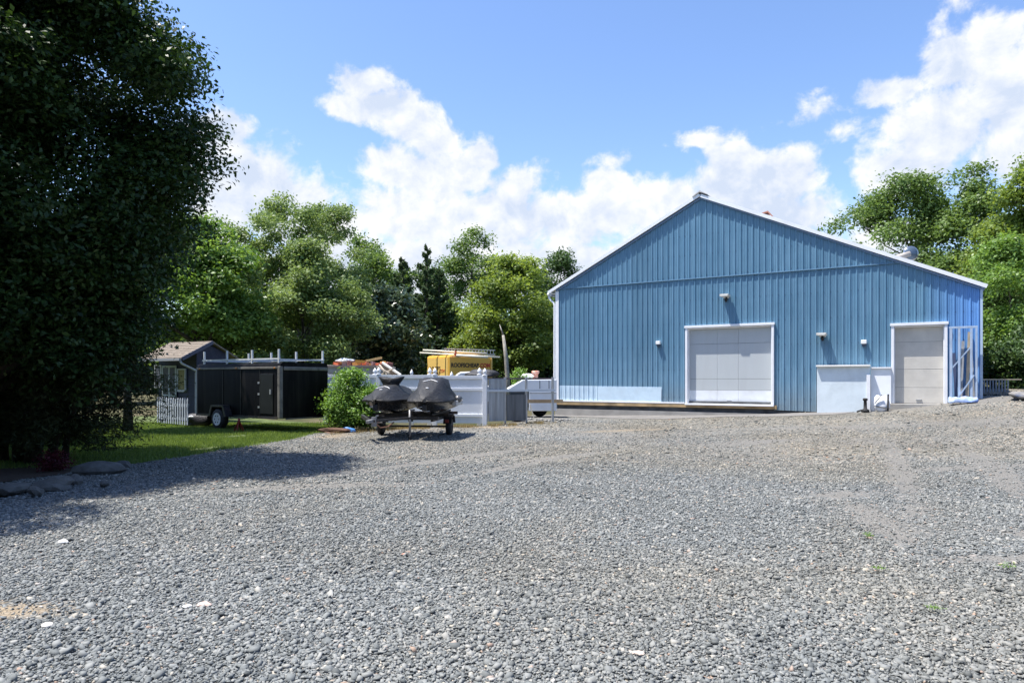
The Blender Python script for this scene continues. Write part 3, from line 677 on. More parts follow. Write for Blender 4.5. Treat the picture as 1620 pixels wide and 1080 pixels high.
o = thing('roof_lamp', 'round chrome roof lamp on a tube above the right roof edge', 'lamp', wall_pt(wt(1434), 1.2, wz(1434, 406)), ang+.5)
MB().tube([(-.55, 0, .16), (.1, 0, .36)], .13, 16).build('tube', mat('tube_grey', (.40,.36,.32), .6), o, True)
MB().tube([(-.45, 0, -.25), (-.3, 0, .22)], .05, 10).build('bracket', M_grey, o, True)
MB().lathe([(.30, -.02), (.34, 0), (.34, .06), (.30, .08)], (.16, 0, .38), 24, 'y').build('rim', mat('chrome', (.5,.5,.5), .2, metal=.9), o, True)
MB().lathe([(.01, -.035), (.28, -.03), (.29, .03), (.01, .04)], (.16, -.01, .38), 24, 'y').build('lens', mat('lens_blue', (.10,.14,.19), .25, metal=.3), o, True)

o.scale = (.8, .8, .8)
# ------------------------------------------------------------------ white vinyl fence
def fence_z(x): return 0
FA = Vector((-7.4, 24.6)); FB = Vector((-1.02, 24.0)); FD = (FB-FA).normalized(); FL = (FB-FA).length
fen = thing('vinyl_fence', 'white vinyl privacy fence with three rails behind the covered jet skis', 'fence', (FA.x, FA.y, 0), math.atan2(FD.y, FD.x))
def ft(px, Y=24.2):
    k = (px-810)/F; return (k*FA.y-FA.x)/(FD.x-k*FD.y)
pts_ = [ft(515), ft(599), ft(688), ft(767)]
for a, b_ in zip(pts_[:-1], pts_[1:]):
    h0 = 1.80-.02*a/2
    pn = MB(); n = int((b_-a-.12)/.15); w = (b_-a-.12)/n
    for i in range(n): pn.box(a+.06+i*w+.003, a+.06+(i+1)*w-.003, -.010, .010, .06, h0-.1)
    pn.box(a+.06, b_-.06, -.004, .004, .06, h0-.1)
    pn.build('fence_panel', M_white, fen)
    for z0, z1 in ((h0-.14, h0-.02), (1.20, 1.30), (.28, .38)):
        MB().box(a+.06, b_-.06, -.045, .045, z0, z1).build('rail', M_white, fen, bevel=.006)
def post(t, h, w=.075, y=0):
    p = MB().box(t-w, t+w, y-w, y+w, -.05, h).build('post', M_white, fen, bevel=.008)
    MB().lathe([(w*1.25, h), (w*1.25, h+.03), (w*.5, h+.045), (w*.5, h+.06), (w*1.0, h+.11), (w*.95, h+.16), (w*.5, h+.21), (.006, h+.26)], (t, y, 0), 12).build('post_cap', M_trim, p, True)
for t in pts_: post(t, 1.80-.01*t)
for t in (pts_[1]-.24, pts_[2]-.26, pts_[3]-.24): post(t, 1.76, y=.35)
# small caps standing on the rail
post(ft(648), 1.70, .06, .30); post(ft(712), 1.62, .06, .3)

# galvanised fence between vinyl fence and barn
gf = thing('metal_fence', 'low grey sheet metal fence between the white fence and the barn', 'fence', (-.98, 24.05, 0), .42)
sh = MB(); 
for a, b_ in ((.0, .14), (.16, .78)):
    x = a
    while x < b_-.01:
        x2 = min(x+.07, b_); sh.add([(x, -.008*(int(x/.07) % 2), .12), (x2, -.008*(int(x2/.07) % 2), .12), (x2, -.008*(int(x2/.07) % 2), 1.62), (x, -.008*(int(x/.07) % 2), 1.62)], [(0,1,2,3)]); x = x2
sh.build('sheet', M_galv, gf)
MB().box(.86, 1.62, -.01, .01, .12, 1.05).build('dark_sheet', mat('sheet_dark', (.13,.14,.15), .5, metal=.3, var=.3, streak=True), gf)
for x in (.07, .82, 1.66, 2.74): MB().box(x-.035, x+.035, .012, .08, 0, 1.68).build('post', M_grey, gf)
MB().box(-.02, 2.8, .085, .13, 1.60, 1.66).build('top_rail', mat('rail_brown', (.12,.09,.09), .6), gf)
MB().box(-.02, 2.8, -.05, -.015, 1.16, 1.24).build('mid_rail', mat('rail_pale', (.55,.6,.64), .5), gf)
# white truck-like utility body parked behind
ut = thing('utility_body', 'white flat sided utility box with sloping nose beside the barn corner', 'truck body', (.93, 28.4, 0), .05)
MB().prism([(-1.1, 1.22), (-.5, 1.58), (.9, 1.60), (.9, .30), (-.25, .30), (-.25, 1.15), (-1.1, 1.17)], -.3, 1.3).build('body', mat('truck_white', (.74,.77,.80), .35, var=.04, dirt=(.5,.5,.48), damt=.3), ut, bevel=.03)
for x in (.2, .58): MB().box(x-.012, x+.012, -.306, -.295, 1.22, 1.55).build('door_seam', M_gap, ut)
MB().box(-.22, .88, -.32, -.302, 1.02, 1.06).build('side_strip', M_grey, ut)
for x in (-.8, .3): MB().lathe([(.05,-.02),(.3,0),(.34,.05),(.34,.18),(.3,.22),(.05,.24)], (x, .8, .34), 20, 'y').build('wheel', M_black, ut, True)
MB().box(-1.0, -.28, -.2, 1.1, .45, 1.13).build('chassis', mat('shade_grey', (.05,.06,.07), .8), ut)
o = MB().box(-.95, .6, -.02, .02, 0, .14).build('timber', mat('timber', (.42,.29,.16), .8, var=.25)); o.location = (1.45, 27.3, .66); o.rotation_euler = (0, 0, .1); tag(o, 'brown timber board laid level by the left corner of the barn', 'timber')
o = MB().bar((0,0,0), (-.16,.0,.52), .09, .04).build('short_plank', mat('fresh_wood', (.70,.62,.48), .8)); o.location = (.86, 26.9, .1); tag(o, 'short pale plank propping up the brown timber board', 'plank')
# ------------------------------------------------------------------ yellow box trailer with rack
CY = Vector((-3.3, 36)); a_ = R(35)
yb = thing('box_trailer', 'yellow box trailer with roofing web address standing behind the white fence', 'trailer', (CY.x, CY.y, 0), a_)
LX, LW, HB = 2.67, 2.57, CAMZ+(HOR-561)/F*36
M_yel = mat('yellow_paint', (.74,.43,.075), .45, var=.06, vscale=1.5)
M_yel2 = mat('yellow_lit_and_trim', (.80,.54,.16), .5, var=.05)  # paler yellow with sunlight put into the colour; corner trim shares it
MB().box(0, LX, .0, LW, .5, HB).build('body', M_yel, yb, bevel=.12)
MB().box(-.016, -.002, .16, LW-.16, .7, HB-.16).build('sunlit_side', M_yel2, yb)  # left face lightened by colour to look sunlit
MB().box(.12, LX-.1, -.02, -.003, HB-.10, HB-.05).build('top_trim', mat('trim_pale', (.75,.66,.45), .5), yb)
MB().box(LX-.05, LX+.02, -.03, .02, .6, HB-.05).build('corner_trim', M_yel2, yb)
for y in (.4, LW-.4): MB().lathe([(.05,-.02),(.3,0),(.34,.05),(.34,.18),(.3,.22),(.05,.24)], (LX/2, y-.5 if y < 1 else y+.3, .34), 20, 'y').build('wheel', M_black, yb, True)
def text(body, size, m, parent, loc, rot, name='lettering', bold=.012, xs=1):
    cu = bpy.data.curves.new('txt', 'FONT'); cu.body = body; cu.size = size; cu.extrude = .004; cu.offset = bold; cu.align_x = 'CENTER'; cu.align_y = 'CENTER'
    to = bpy.data.objects.new('tmp', cu); COL.objects.link(to); bpy.context.view_layer.update()
    me = bpy.data.meshes.new_from_object(to.evaluated_get(bpy.context.evaluated_depsgraph_get())); bpy.data.objects.remove(to)
    o = link(name, me, m, parent); o.location = loc; o.rotation_euler = rot; o.scale = (xs, 1, 1); return o
M_ink = mat('ink', (.05,.03,.02), .6); M_inkr = mat('ink_red', (.50,.06,.03), .6)
o = text('ROOFSCHEAP', .30, M_ink, yb, (LX/2-.38, -.012, HB-.55), (R(90), 0, 0), xs=.92)
o = text('.COM', .30, M_inkr, yb, (LX/2+.87, -.012, HB-.55), (R(90), 0, 0), xs=.92)
text('ROOFS', .30, M_ink, yb, (-.024, LW*.60, HB-.72), (R(90), 0, R(-90)), bold=0, xs=1.3)
text('CHEAP', .30, M_ink, yb, (-.024, LW*.60, HB-.98), (R(90), 0, R(-90)), bold=0, xs=1.3)
text('.COM', .22, M_inkr, yb, (-.024, LW*.28, HB-.85), (R(90), 0, R(-90)), bold=0, xs=.9)
rk = MB()
M_alu = mat('aluminium', (.62,.60,.56), .4, metal=.3, var=.1)
for x in (.35, 2.3): rk.bar((x, -.05, HB+.1), (x, LW+.05, HB+.1), .05, .05); 
for x in (.35, 2.3):
    for y in (.1, LW-.1): rk.bar((x, y, HB-.01), (x, y, HB+.12), .04, .04)
rk.build('roof_rack', M_alu, yb)
# loads on the rack, lying across our view
M_cream = mat('cream_pvc', (.70,.66,.54), .5, var=.06)
YR = 36.6
def lying(name, px0, py0, px1, py1, Y, rad, m, label, cat, group=None):
    a = at(px0, py0, Y); b_ = at(px1, py1, Y+.3); c = (a+b_)/2
    o = MB().tube([a-c, b_-c], rad, 12).build(name, m, None, True); o.location = c; return tag(o, label, cat, group)
lying('long_pipe', 664, 558, 791, 565, 36.2, .045, M_cream, 'longest cream pipe across the yellow trailer roof, overhanging both ends', 'pipe', 'loads on the yellow trailer')
lying('long_pipe', 669, 554, 770, 559, 37.0, .055, M_cream, 'shorter cream pipe lying just above the longest one', 'pipe', 'loads on the yellow trailer')
lying('gutter_tube', 722, 562, 772, 565, 35.6, .06, mat('tube_cream', (.75,.70,.58), .5), 'thick cream tube with an open dark end above the web address', 'tube', 'loads on the yellow trailer')
lad = thing('ladder', 'aluminium extension ladder lying on edge across the yellow trailer roof', 'ladder', at(743, 556, 37.2), R(4))
w0 = (783-702)/F*37.2/2
for zz in (-.11, .13):
    MB().bar((-w0, 0, zz+.03), (w0, .1, zz-.05), .03, .05).build('rail', M_alu, lad)
for i in range(17):
    u = -w0+.1+(2*w0-.2)*i/16; s = (u+w0)/(2*w0); MB().bar((u, .1*s, -.09+.03-.08*s), (u, .1*s, .13-.08*s), .03, .03).build('rung', M_alu, lad)
o = MB().box(-.03, .03, -.3, .3, -.12, .14).build('ratchet_strap', mat('strap_red', (.75,.12,.06), .5)); o.location = at(721, 559, 36.1); tag(o, 'red strap holding the pipes on the yellow trailer', 'strap')
# small white car and dark bundle before it
cr = thing('white_car', 'white car roof and window just showing over the fence by the yellow trailer', 'car', (GX(742, 32), 32, 0), .1)
prof = [(-1.6,.5),(-1.6,.9),(-1.2,1.2),(-.55,1.86),(-.4,1.95),(.15,1.97),(.35,1.85),(.55,1.35),(1.5,1.25),(1.6,.5)]
MB().prism(prof, -.2, 1.2).build('body', mat('car_white', (.8,.8,.8), .3), cr, bevel=.06)
MB().prism([(-.42,1.5),(-.3,1.78),(-.05,1.84),(.08,1.84),(.18,1.5)], -.215, -.203).build('window', mat('car_glass', (.03,.04,.05), .1), cr)
for x in (-1.0, 1.0): MB().lathe([(.05,-.02),(.28,0),(.3,.05),(.3,.18),(.28,.2),(.05,.22)], (x, -.26, .3), 20, 'y').build('wheel', M_black, cr, True)
def lump(name, loc, r, m, label, cat, seed, sub=3, amp=.25, group=None, rot=0, flat=False):
    import bmesh
    bm = bmesh.new(); bmesh.ops.create_icosphere(bm, subdivisions=sub, radius=1)
    rr = random.Random(seed); ph = [(Vector((rr.gauss(0,1), rr.gauss(0,1), rr.gauss(0,1)))*1.6, rr.uniform(0, 6)) for _ in range(7)]
    for v in bm.verts:
        d = 1+amp*sum(math.sin(v.co.dot(k)*1.3+p) for k, p in ph)/3.5; c = v.co*d; v.co = Vector((c.x*r[0], c.y*r[1], max(c.z, -.6)*r[2]))
    me = bpy.data.meshes.new(name); bm.to_mesh(me); bm.free(); o = link(name, me, m, None, sub > 2 and not flat); o.location = loc; o.rotation_euler = (0, 0, rot)
    return tag(o, label, cat, group)
lump('tarp_bundle', at(762, 592, 31), (.75, .5, .22), mat('bundle_black', (.025,.025,.03), .6, bump=.8, bscale=12), 'black wrapped bundle piled between white car and yellow trailer end', 'bundle', 3, amp=.35)

# ------------------------------------------------------------------ dumpster with debris behind the fence
dp = thing('dumpster', 'long grey open dumpster piled with rubble behind the white fence', 'dumpster', (GX(565, 31), 31, 0), .02)
M_dp = mat('dumpster_grey', (.40,.37,.33), .7, var=.15, dirt=(.24,.16,.11), dscale=2)
MB().prism([(-1.75, .3), (1.25, .3), (1.45, 2.20), (-1.75, 2.26)], 0, 2).build('body', M_dp, dp, bevel=.02)
MB().box(-1.8, 1.5, -.06, -.003, 2.16, 2.24).build('top_edge', mat('edge_rust', (.38,.28,.24), .8), dp)
MB().box(-.75, -.45, -.02, -.002, 1.7, 2.14).build('side_patch', mat('patch_blue', (.14,.19,.24), .6), dp)
rr = random.Random(8)
rub = [(.55,.12,.05), (.42,.16,.12), (.62,.30,.08), (.45,.30,.28), (.30,.12,.10)]
rm = [mat('rubble_%s' % n, c, .8, var=.2) for n, c in zip(('orange', 'brick', 'ochre', 'pink', 'maroon'), rub)]
rn = ['orange', 'brick red', 'ochre', 'pinkish', 'maroon']; rw = ['left end', 'left part', 'middle', 'right part', 'right end']
for i in range(20):
    px = 534+i*4.3+rr.uniform(-1, 1); c = at(px, 573.5+rr.uniform(-.8, 1.5)+i*.10, 31.2+rr.uniform(0, .8)); w = rr.uniform(.07, .16); k = i % 5
    o = MB().box(-w, w, -.15, .15, -.09, rr.uniform(.02, .09)).build('rubble_block', rm[k], None, bevel=.01); o.location = c; o.rotation_euler = (rr.uniform(-.2, .2), rr.uniform(-.25, .25), rr.uniform(-.4, .4))
    tag(o, '%s rubble block in the %s of the row on the dumpster' % (rn[k], rw[min(4, i//4)]), 'rubble', 'rubble blocks on the dumpster')
lump('plastic_sheet', at(548, 570, 31.6), (.42, .4, .13), mat('plastic_white', (.75,.78,.82), .4, bump=.5, bscale=8), 'bunched white plastic sheet on top of the dumpster rubble', 'plastic sheet', 5, amp=.3)
def stick(name, a, b_, w, h, m, label, cat, group=None):
    c = (a+b_)/2; o = MB().bar(a-c, b_-c, w, h).build(name, m); o.location = c; return tag(o, label, cat, group)
stick('timber_beam', at(579, 571, 31.2), at(604, 566, 31.8), .05, .10, mat('yellow_wood', (.58,.42,.18), .8), 'yellowish timber sticking up to the right from the dumpster', 'timber')
stick('orange_board', at(562, 571, 31), at(577, 572, 31), .06, .12, mat('orange_board', (.7,.32,.06), .7), 'bright orange board end lying among the dumpster rubble', 'board')
M_wood = mat('weathered_wood', (.50,.42,.33), .85, var=.25)
stick('leaning_board', at(605, 573.5, 29), at(634, 593, 28), .05, .08, mat('white_board_edge', (.72,.72,.70), .7), 'pale board sloping down to the right behind the fence', 'board')
stick('broken_joist', at(606, 576, 29.4), at(628, 594, 28.6), .16, .18, mat('joist_dark', (.08,.06,.045), .8), 'dark broken joist lying under the sloping pale board', 'joist')
for i, (a, b_, lab) in enumerate((((596, 580), (616, 590), 'tan scrap board crossing beside the broken joist, upper one'), ((604, 592), (622, 583), 'tan scrap board tilted up to the right beside the joist'), ((600, 577), (612, 592), 'steep tan scrap board nearest the fence post caps'))):
    stick('scrap_board', at(*a, 28.2+i*.2), at(*b_, 28.0), .06, .05, M_wood, lab, 'board', 'scrap boards behind the fence')
# orange bucket, pale rubble, plants near the barn's left corner
o = thing('orange_barrel', 'worn orange and white barrel beyond the metal fence by the barn', 'barrel', at(847, 600, 30), 0); 
MB().lathe([(.10,-.5),(.11,-.02),(.12,.2),(.17,.3),(.17,.36),(.12,.38)], n=18).build('barrel_body', mat('barrel_orange', (.72,.17,.07), .5, col2=(.78,.6,.5), vscale=7), o, True)
lump('rubble_heap', at(832, 598, 29.6), (.34, .3, .16), mat('pale_rubble', (.72,.72,.70), .8, bump=1, bscale=14), 'heap of broken pale chunks left of the orange barrel', 'rubble', 9, 2, .5)
lump('dark_debris', (.33, 25.9, .03), (.30, .2, .10), mat('debris_black', (.03,.03,.035), .7, bump=1, bscale=20), 'crumpled black debris on the gravel before the metal fence', 'debris', 12, 2, .6)
r0 = random.Random(33)
for i in range(14):
    x = .45+i*.14+r0.uniform(-.05, .05); y = 26.2+r0.uniform(-.6, .7)
    lump('broken_stone', (x, y, G(x, y)+.03), (r0.uniform(.05,.11), r0.uniform(.05,.1), r0.uniform(.04,.07)), M_conc, 'broken concrete piece in the loose heap beside the black debris', 'rubble', 40+i, 1, .4, 'broken concrete pieces by the metal fence')

# ------------------------------------------------------------------ black cargo trailer
TC = Vector((-6.97, 20.5)); th = math.atan2(.55, .83) # side runs back to the left
ct = thing('cargo_trailer', 'black enclosed cargo trailer with ladder rack parked on the lawn', 'trailer', (TC.x, TC.y, 0), -th+R(180)-0)
# local x runs along the side (away to the left), local y away from us along the front
# rotate so that local +x = (-.83,.55)
ct.rotation_euler = (0, 0, math.atan2(.55, -.83))
Lb, Wb, Hb = 4.3, -1.85, 2.12     # y negative = along (.55,.83)
M_tr = mat('trailer_black', (.005,.005,.006), .45, var=.4, vscale=1.2, dirt=(.025,.023,.020), dscale=1.6, damt=.8, streak=True, spec=.07, bump=.15, bscale=3)
def rr_sec(x):  # rounded-top section
    y0, y1, zb, zt, r = 0, Wb, .42, Hb, .14
    P = [(x, y0, zb), (x, y0, zt-r)]
    for k in range(1, 4): a = math.pi/2*k/4; P.append((x, y0-r*(1-math.cos(a)), zt-r+r*math.sin(a)))
    P.append((x, y0-r, zt)); P.append((x, y1+r, zt))
    for k in range(1, 4): a = math.pi/2*k/4; P.append((x, y1+r-r*math.sin(a), zt-r+r*math.cos(a)))
    P += [(x, y1, zt-r), (x, y1, zb)]
    return P
MB().loft([rr_sec(x) for x in (.0, .9, 1.8, 2.7, 3.5, Lb)]).build('body', M_tr, ct, True).data.polygons.foreach_get
bo = [o for o in ct.children if o.name.startswith('body')][0]
bo.modifiers.new('es', 'EDGE_SPLIT').split_angle = R(35)
M_trw = mat('worn_trim', (.16,.15,.135), .6, dirt=(.02,.02,.02), dscale=6, damt=.95, var=.3)
MB().box(-.02, .10, -.10, .025, .42, Hb-.12).build('corner_trim', M_trw, ct, bevel=.02)
MB().box(.12, Lb, .003, .03, Hb-.20, Hb-.13).build('roof_edge', M_trw, ct, bevel=.008)
MB().box(-.035, -.003, Wb+.02, -.12, Hb-.24, Hb-.13).build('front_edge', M_trw, ct, bevel=.02)
MB().box(.1, Lb, .003, .035, .40, .47).build('bottom_rail', M_blackmetal, ct)
for x in (.95, 1.9, 2.85): MB().box(x-.012, x+.012, .002, .012, .5, Hb-.22).build('side_seam', mat('seam_grey', (.012,.012,.012), .5), ct)
MB().box(-.03, -.005, Wb+.2, -.2, .38, .42).build('bumper_strip', M_trw, ct)
dr = MB().box(.30, .92, .004, .022, .55, Hb-.35).build('side_door', mat('door_black', (.007,.007,.008), .4, var=.3), ct, bevel=.005)
MB().box(.36, .42, .024, .06, 1.15, 1.30).build('handle', M_grey, dr)
fe = MB(); fe.prism([(2.35, .42), (2.5, .78), (3.15, .78), (3.3, .42), (3.2, .42), (3.1, .72), (2.55, .72), (2.45, .42)], .0, .24); fe.build('fender', M_blackmetal, ct)
wh = MB().lathe([(.16, 0), (.30, 0), (.33, .03), (.33, .18), (.30, .21), (.16, .21)], (2.82, .02, .33), 24, 'y').build('wheel', M_black, ct, True)
MB().lathe([(.02, 0), (.06, .02), (.07, .0), (.15, -.02), (.19, .03), (.20, .035), (.20, .06), (.1, .05)], (2.82, .19, .33), 20, 'y').build('rim', mat('rim_white', (.72,.72,.72), .4), wh)
for k in range(6):
    a = k*math.pi/3; MB().lathe([(.022, 0), (.022, .012)], (2.82+.115*math.cos(a), .236, .33+.115*math.sin(a)), 8, 'y').build('rim_hole', M_black, wh)
M_amber = mat('amber_lamp', (.45,.16,.03), .3)
for x in (.2, 2.1, 4.1): MB().box(x-.04, x+.04, .036, .05, Hb-.185, Hb-.15).build('marker_light', M_amber, ct)
for z in (.75, 1.15, 1.5): MB().box(.93, 1.02, .024, .036, z-.03, z+.03).build('hinge', M_grey, dr)
# ladder rack on the roof
M_rack = mat('rack_white', (.62,.64,.66), .45, var=.08)
rkt = MB()
for y in (-.08, Wb+.08): rkt.bar((.1, y, Hb+.11), (Lb-.2, y, Hb+.11), .045, .045)
rkt.build('rack_rail', M_rack, ct)
for x in (.15, 1.45, 2.75, 4.0):
    MB().bar((x, -.08, Hb+.09), (x, Wb+.08, Hb+.09), .04, .04).build('rack_bar', M_rack, ct)
    for y in (-.08, Wb+.08): MB().bar((x, y, Hb-.02), (x, y, Hb+.40 if x not in (.0,) else Hb+.2), .05, .05).build('rack_post', M_rack, ct)
# red jack beside the wheel
jk = thing('red_jack', 'red stand jack under the side of the black cargo trailer', 'jack', (GX(377, 20.7), 20.75, 0), 0)
M_red = mat('jack_red', (.22,.02,.015), .5)
j = MB()
for a in (0, 1.57, 3.14, 4.71): j.bar((.16*math.cos(a), .16*math.sin(a), 0), (.03*math.cos(a), .03*math.sin(a), .3), .03, .03)
j.build('legs', M_red, jk); MB().tube([(0,0,.22), (0,0,.42)], .035, 10).build('post', M_red, jk, True)

# ------------------------------------------------------------------ shed
sf_ = Vector((.89, -.45)).normalized(); SC = Vector((-11.55, 25.0))
sd = thing('garden_shed', 'small dark navy shed with tan shingle roof and white downspout', 'shed', (SC.x, SC.y, 0), math.atan2(sf_.y, sf_.x))
M_navy = mat('navy_siding', (.014,.02,.05), .6, var=.2, bump=.2)
ez, rz_ = 2.37, 3.02; WL = 2.1; yo = .72; yr = .58; yb_ = 1.3
w_ = MB(); w_.add([(-WL,0,0),(0,0,0),(0,yb_,0),(-WL,yb_,0),(-WL,0,2.55),(0,0,2.55),(0,yb_,2.6),(-WL,yb_,2.6),(0,yr,2.88),(-WL,yr,2.88)],
    [(0,1,5,4),(1,2,6,8,5),(2,3,7,6),(3,0,4,9,7)]); w_.build('wall', M_navy, sd)
# lap siding lines
lp = MB()
for k in range(18): lp.box(-WL, .004, -.016, -.002, .08+k*.13, .08+k*.13+.02)
lp.build('siding_laps', mat('navy_lap', (.010,.014,.034), .6), sd)
M_sh = mat('shingle', (.21,.175,.14), .95, var=.25, vscale=6, bump=.8, bscale=50)
def rslab(y0, z0, y1, z1, t): return MB().add([(-WL-.15,y0,z0),(.15,y0,z0),(.15,y1,z1),(-WL-.15,y1,z1),(-WL-.15,y0,z0+t),(.15,y0,z0+t),(.15,y1,z1+t),(-WL-.15,y1,z1+t)],
    [(0,3,2,1),(4,5,6,7),(0,1,5,4),(1,2,6,5),(2,3,7,6),(3,0,4,7)])
rf = rslab(-yo, ez-.05, yr, rz_-.05, .06).build('roof', M_sh, sd); rslab(yr+.002, rz_-.05, 1.88, ez-.05, .06).build('roof', M_sh, sd)
sg = MB()
for k in range(9):
    u = (k+.5)/9; y = -yo+(yr+yo)*u; z = ez-.05+(rz_-ez)*u; sg.box(-WL-.152, .152, y-.006, y+.02, z+.06, z+.072)
sg.build('shingle_course', M_sh, rf)
MB().bar((.16, -yo, ez-.04), (.16, yr, rz_-.04), .025, .13).build('rake_board', mat('navy_trim', (.08,.085,.13), .6), sd)
MB().bar((-WL-.15, -yo-.05, ez-.06), (.12, -yo-.05, ez-.06), .10, .09).build('gutter', mat('gutter_dull', (.30,.31,.33), .5), sd)
M_dull = mat('dull_white', (.42,.43,.43), .6, var=.1)
MB().tube([(.1, -yo-.03, ez-.12), (.1, -yo+.02, ez-.2), (.06, -.06, ez-.45), (.03, -.05, ez-.55), (.03, -.05, .35), (.03, -.12, .22)], .038, 10).build('downspout', M_dull, sd, True)
def stx(px):  # shed local x for a pixel column
    k = (px-810)/F; return (k*SC.y-SC.x)/(sf_.x-k*sf_.y)
dx0, dx1 = stx(259), stx(280)
dd = MB().box(dx0, dx1, -.045, -.018, .15, 2.12).build('door', mat('door_dark', (.05,.055,.07), .3), sd)
fr = MB()
for x in (dx0, (dx0+dx1)/2, dx1): fr.box(x-.04, x+.04, -.06, -.047, .15, 2.12)
for z in (.19, 1.0, 2.08): fr.box(dx0+.041, (dx0+dx1)/2-.041, -.059, -.047, z-.04, z+.04); fr.box((dx0+dx1)/2+.041, dx1-.041, -.059, -.047, z-.04, z+.04)
fr.build('door_frame', mat('frame_grey', (.34,.37,.38), .6), dd)
for (a, b_, z0, z1, gm) in ((stx(284), stx(294.5), 1.22, 1.95, (.22,.20,.10)), (stx(248), stx(256), 1.35, 2.1, (.12,.13,.16))):
    wn = MB().box(a, b_, -.05, -.018, z0, z1).build('window', mat('window_glass', gm, .15), sd)
    f = MB(); f.box(a-.05, a, -.07, -.018, z0-.06, z1+.05); f.box(b_, b_+.05, -.07, -.018, z0-.06, z1+.05); f.box(a, b_, -.07, -.018, z1, z1+.05); f.box(a, b_, -.075, -.018, z0-.08, z0); f.build('frame', M_dull, wn)
# picket fence
M_picket = mat('picket_white', (.42,.45,.50), .6, var=.1, dirt=(.2,.22,.2), damt=.4)
def picket(px0, px1, Y0, Y1, top, label, h=.95):
    a = Vector((GX(px0, Y0), Y0)); b_ = Vector((GX(px1, Y1), Y1)); d = b_-a; L_ = d.length
    o = thing('picket_fence', label, 'fence', (a.x, a.y, G(a.x, a.y)), math.atan2(d.y, d.x)); n = int(L_/.17)
    for i in range(n+1):
        x = L_*i/n; w = .035; MB().add([(x-w,-.02,.05),(x+w,-.02,.05),(x+w,-.02,h-.06),(x,-.02,h),(x-w,-.02,h-.06),(x-w,0,.05),(x+w,0,.05),(x+w,0,h-.06),(x,0,h),(x-w,0,h-.06)],
            [(0,1,2,3,4),(9,8,7,6,5),(0,5,6,1),(1,6,7,2),(2,7,8,3),(3,8,9,4),(4,9,5,0)]).build('picket', M_picket, o)
    MB().box(0, L_, .002, .04, h-.30, h-.20).box(0, L_, .002, .04, .2, .29).build('rail', M_picket, o)
picket(250, 297, 24.2, 22.8, 0, 'short white picket fence run in front of the shed door')
picket(-120, 132, 19, 20, 0, 'long white picket fence run behind the dark bushy conifer')
# mower-like clutter by the shed
o = lump('dark_cart', (GX(312, 23.2), 23.3, .18), (.42, .25, .25), mat('cart_black', (.02,.02,.025), .5, bump=.8), 'dark covered cart at the foot of the shed downspout', 'cart', 21, amp=.35)
lump('white_jug', (GX(302, 22.8), 22.8, .36), (.10, .07, .05), M_trim, 'small white item lying on the dark cart by the shed', 'container', 22, 2)

# ------------------------------------------------------------------ jet skis and their trailer
def place(o, loc, rz): o.location = loc; o.rotation_euler = (0, 0, rz)
TRW = R(5)      # trailer heading turned to the left of straight at us
st = thing('ski_trailer', 'black two-place jet ski trailer with tongue toward the camera', 'trailer', (-2.80, 19.75, 0), -TRW)
# local: -y is forward (towards us)
M_fr = mat('frame_black', (.035,.035,.038), .4, metal=.3, var=.3, dirt=(.14,.10,.07), dscale=8, damt=.5)
M_frg = mat('frame_grey2', (.28,.28,.29), .45, metal=.4, var=.2)
fm = MB()
for y in (-1.75, -.2, 1.3): fm.bar((-1.02, y, .58), (1.02, y, .58), .08, .09)
for x in (-.85, .85): fm.bar((x, -1.75, .52), (x, 1.4, .52), .07, .07)
fm.bar((-1.02, -1.75, .63), (-.52, -2.75, .56), .07, .09); fm.bar((.45, -1.75, .60), (-.42, -2.75, .56), .06, .06)
fm.build('frame', M_fr, st, bevel=.006)
MB().bar((-.45, -2.65, .57), (-.5, -3.0, .55), .09, .08).build('coupler', M_frg, st, bevel=.01)
MB().bar((-.42, -2.7, .42), (-.42, -2.7, .66), .09, .12).build('winch', M_frg, st)
MB().tube([(-.42,-2.6,.5), (-.30,-2.55,.38), (-.15,-2.4,.40), (-.05,-2.2,.5)], .018, 6).build('safety_chain', mat('chain_rust', (.16,.08,.05), .7), st)
jx = .30
jr = MB().tube([(jx, -1.9, .12), (jx, -1.9, .80)], .032, 12).build('jack', M_frg, st, True)
MB().box(jx-.06, jx+.06, -1.86, -1.78, .50, .66).build('jack_bracket', M_fr, jr)
MB().lathe([(.03,-.03),(.09,-.025),(.09,.025),(.03,.03)], (jx, -1.9, .08), 16, 'x').build('jack_wheel', M_black, jr, True)
MB().tube([(jx, -1.9, .78), (jx+.10, -1.92, .80)], .014, 6).build('crank', M_frg, jr)
for sx in (-1, 1):
    whl = MB().lathe([(.10,-.075),(.22,-.075),(.25,-.05),(.25,.05),(.22,.075),(.10,.075)], (sx*1.0, 0, .25), 22, 'x').build('wheel', M_black, st, True)
    MB().lathe([(.02,-.05),(.10,-.06),(.11,.02),(.02,.05)], (sx*1.0, 0, .25), 14, 'x').build('rim', M_grey, whl, True)
    pr = [(sx*1.0-.12, -.34, .36), (sx*1.0-.12, -.24, .54), (sx*1.0-.12, 0, .60), (sx*1.0-.12, .24, .54), (sx*1.0-.12, .34, .36)]
    f = MB(); f.loft([[(x, y, z), (x+.24, y, z), (x+.24, y*.95, z-.02), (x, y*.95, z-.02)] for x, y, z in pr]); f.build('fender', M_fr, st)
    MB().box(sx*1.0-.05, sx*1.0+.05, -.40, -.36, .38, .47).build('marker_light', mat('lamp_red', (.25,.03,.02), .4), st)
MB().bar((-1.1, 0, .25), (1.1, 0, .25), .05, .05).build('axle', M_fr, st)
for x in (-.78, -.35, .35, .78): MB().bar((x, -1.5, .66), (x, 1.3, .66), .07, .05).build('bunk', M_black, st)

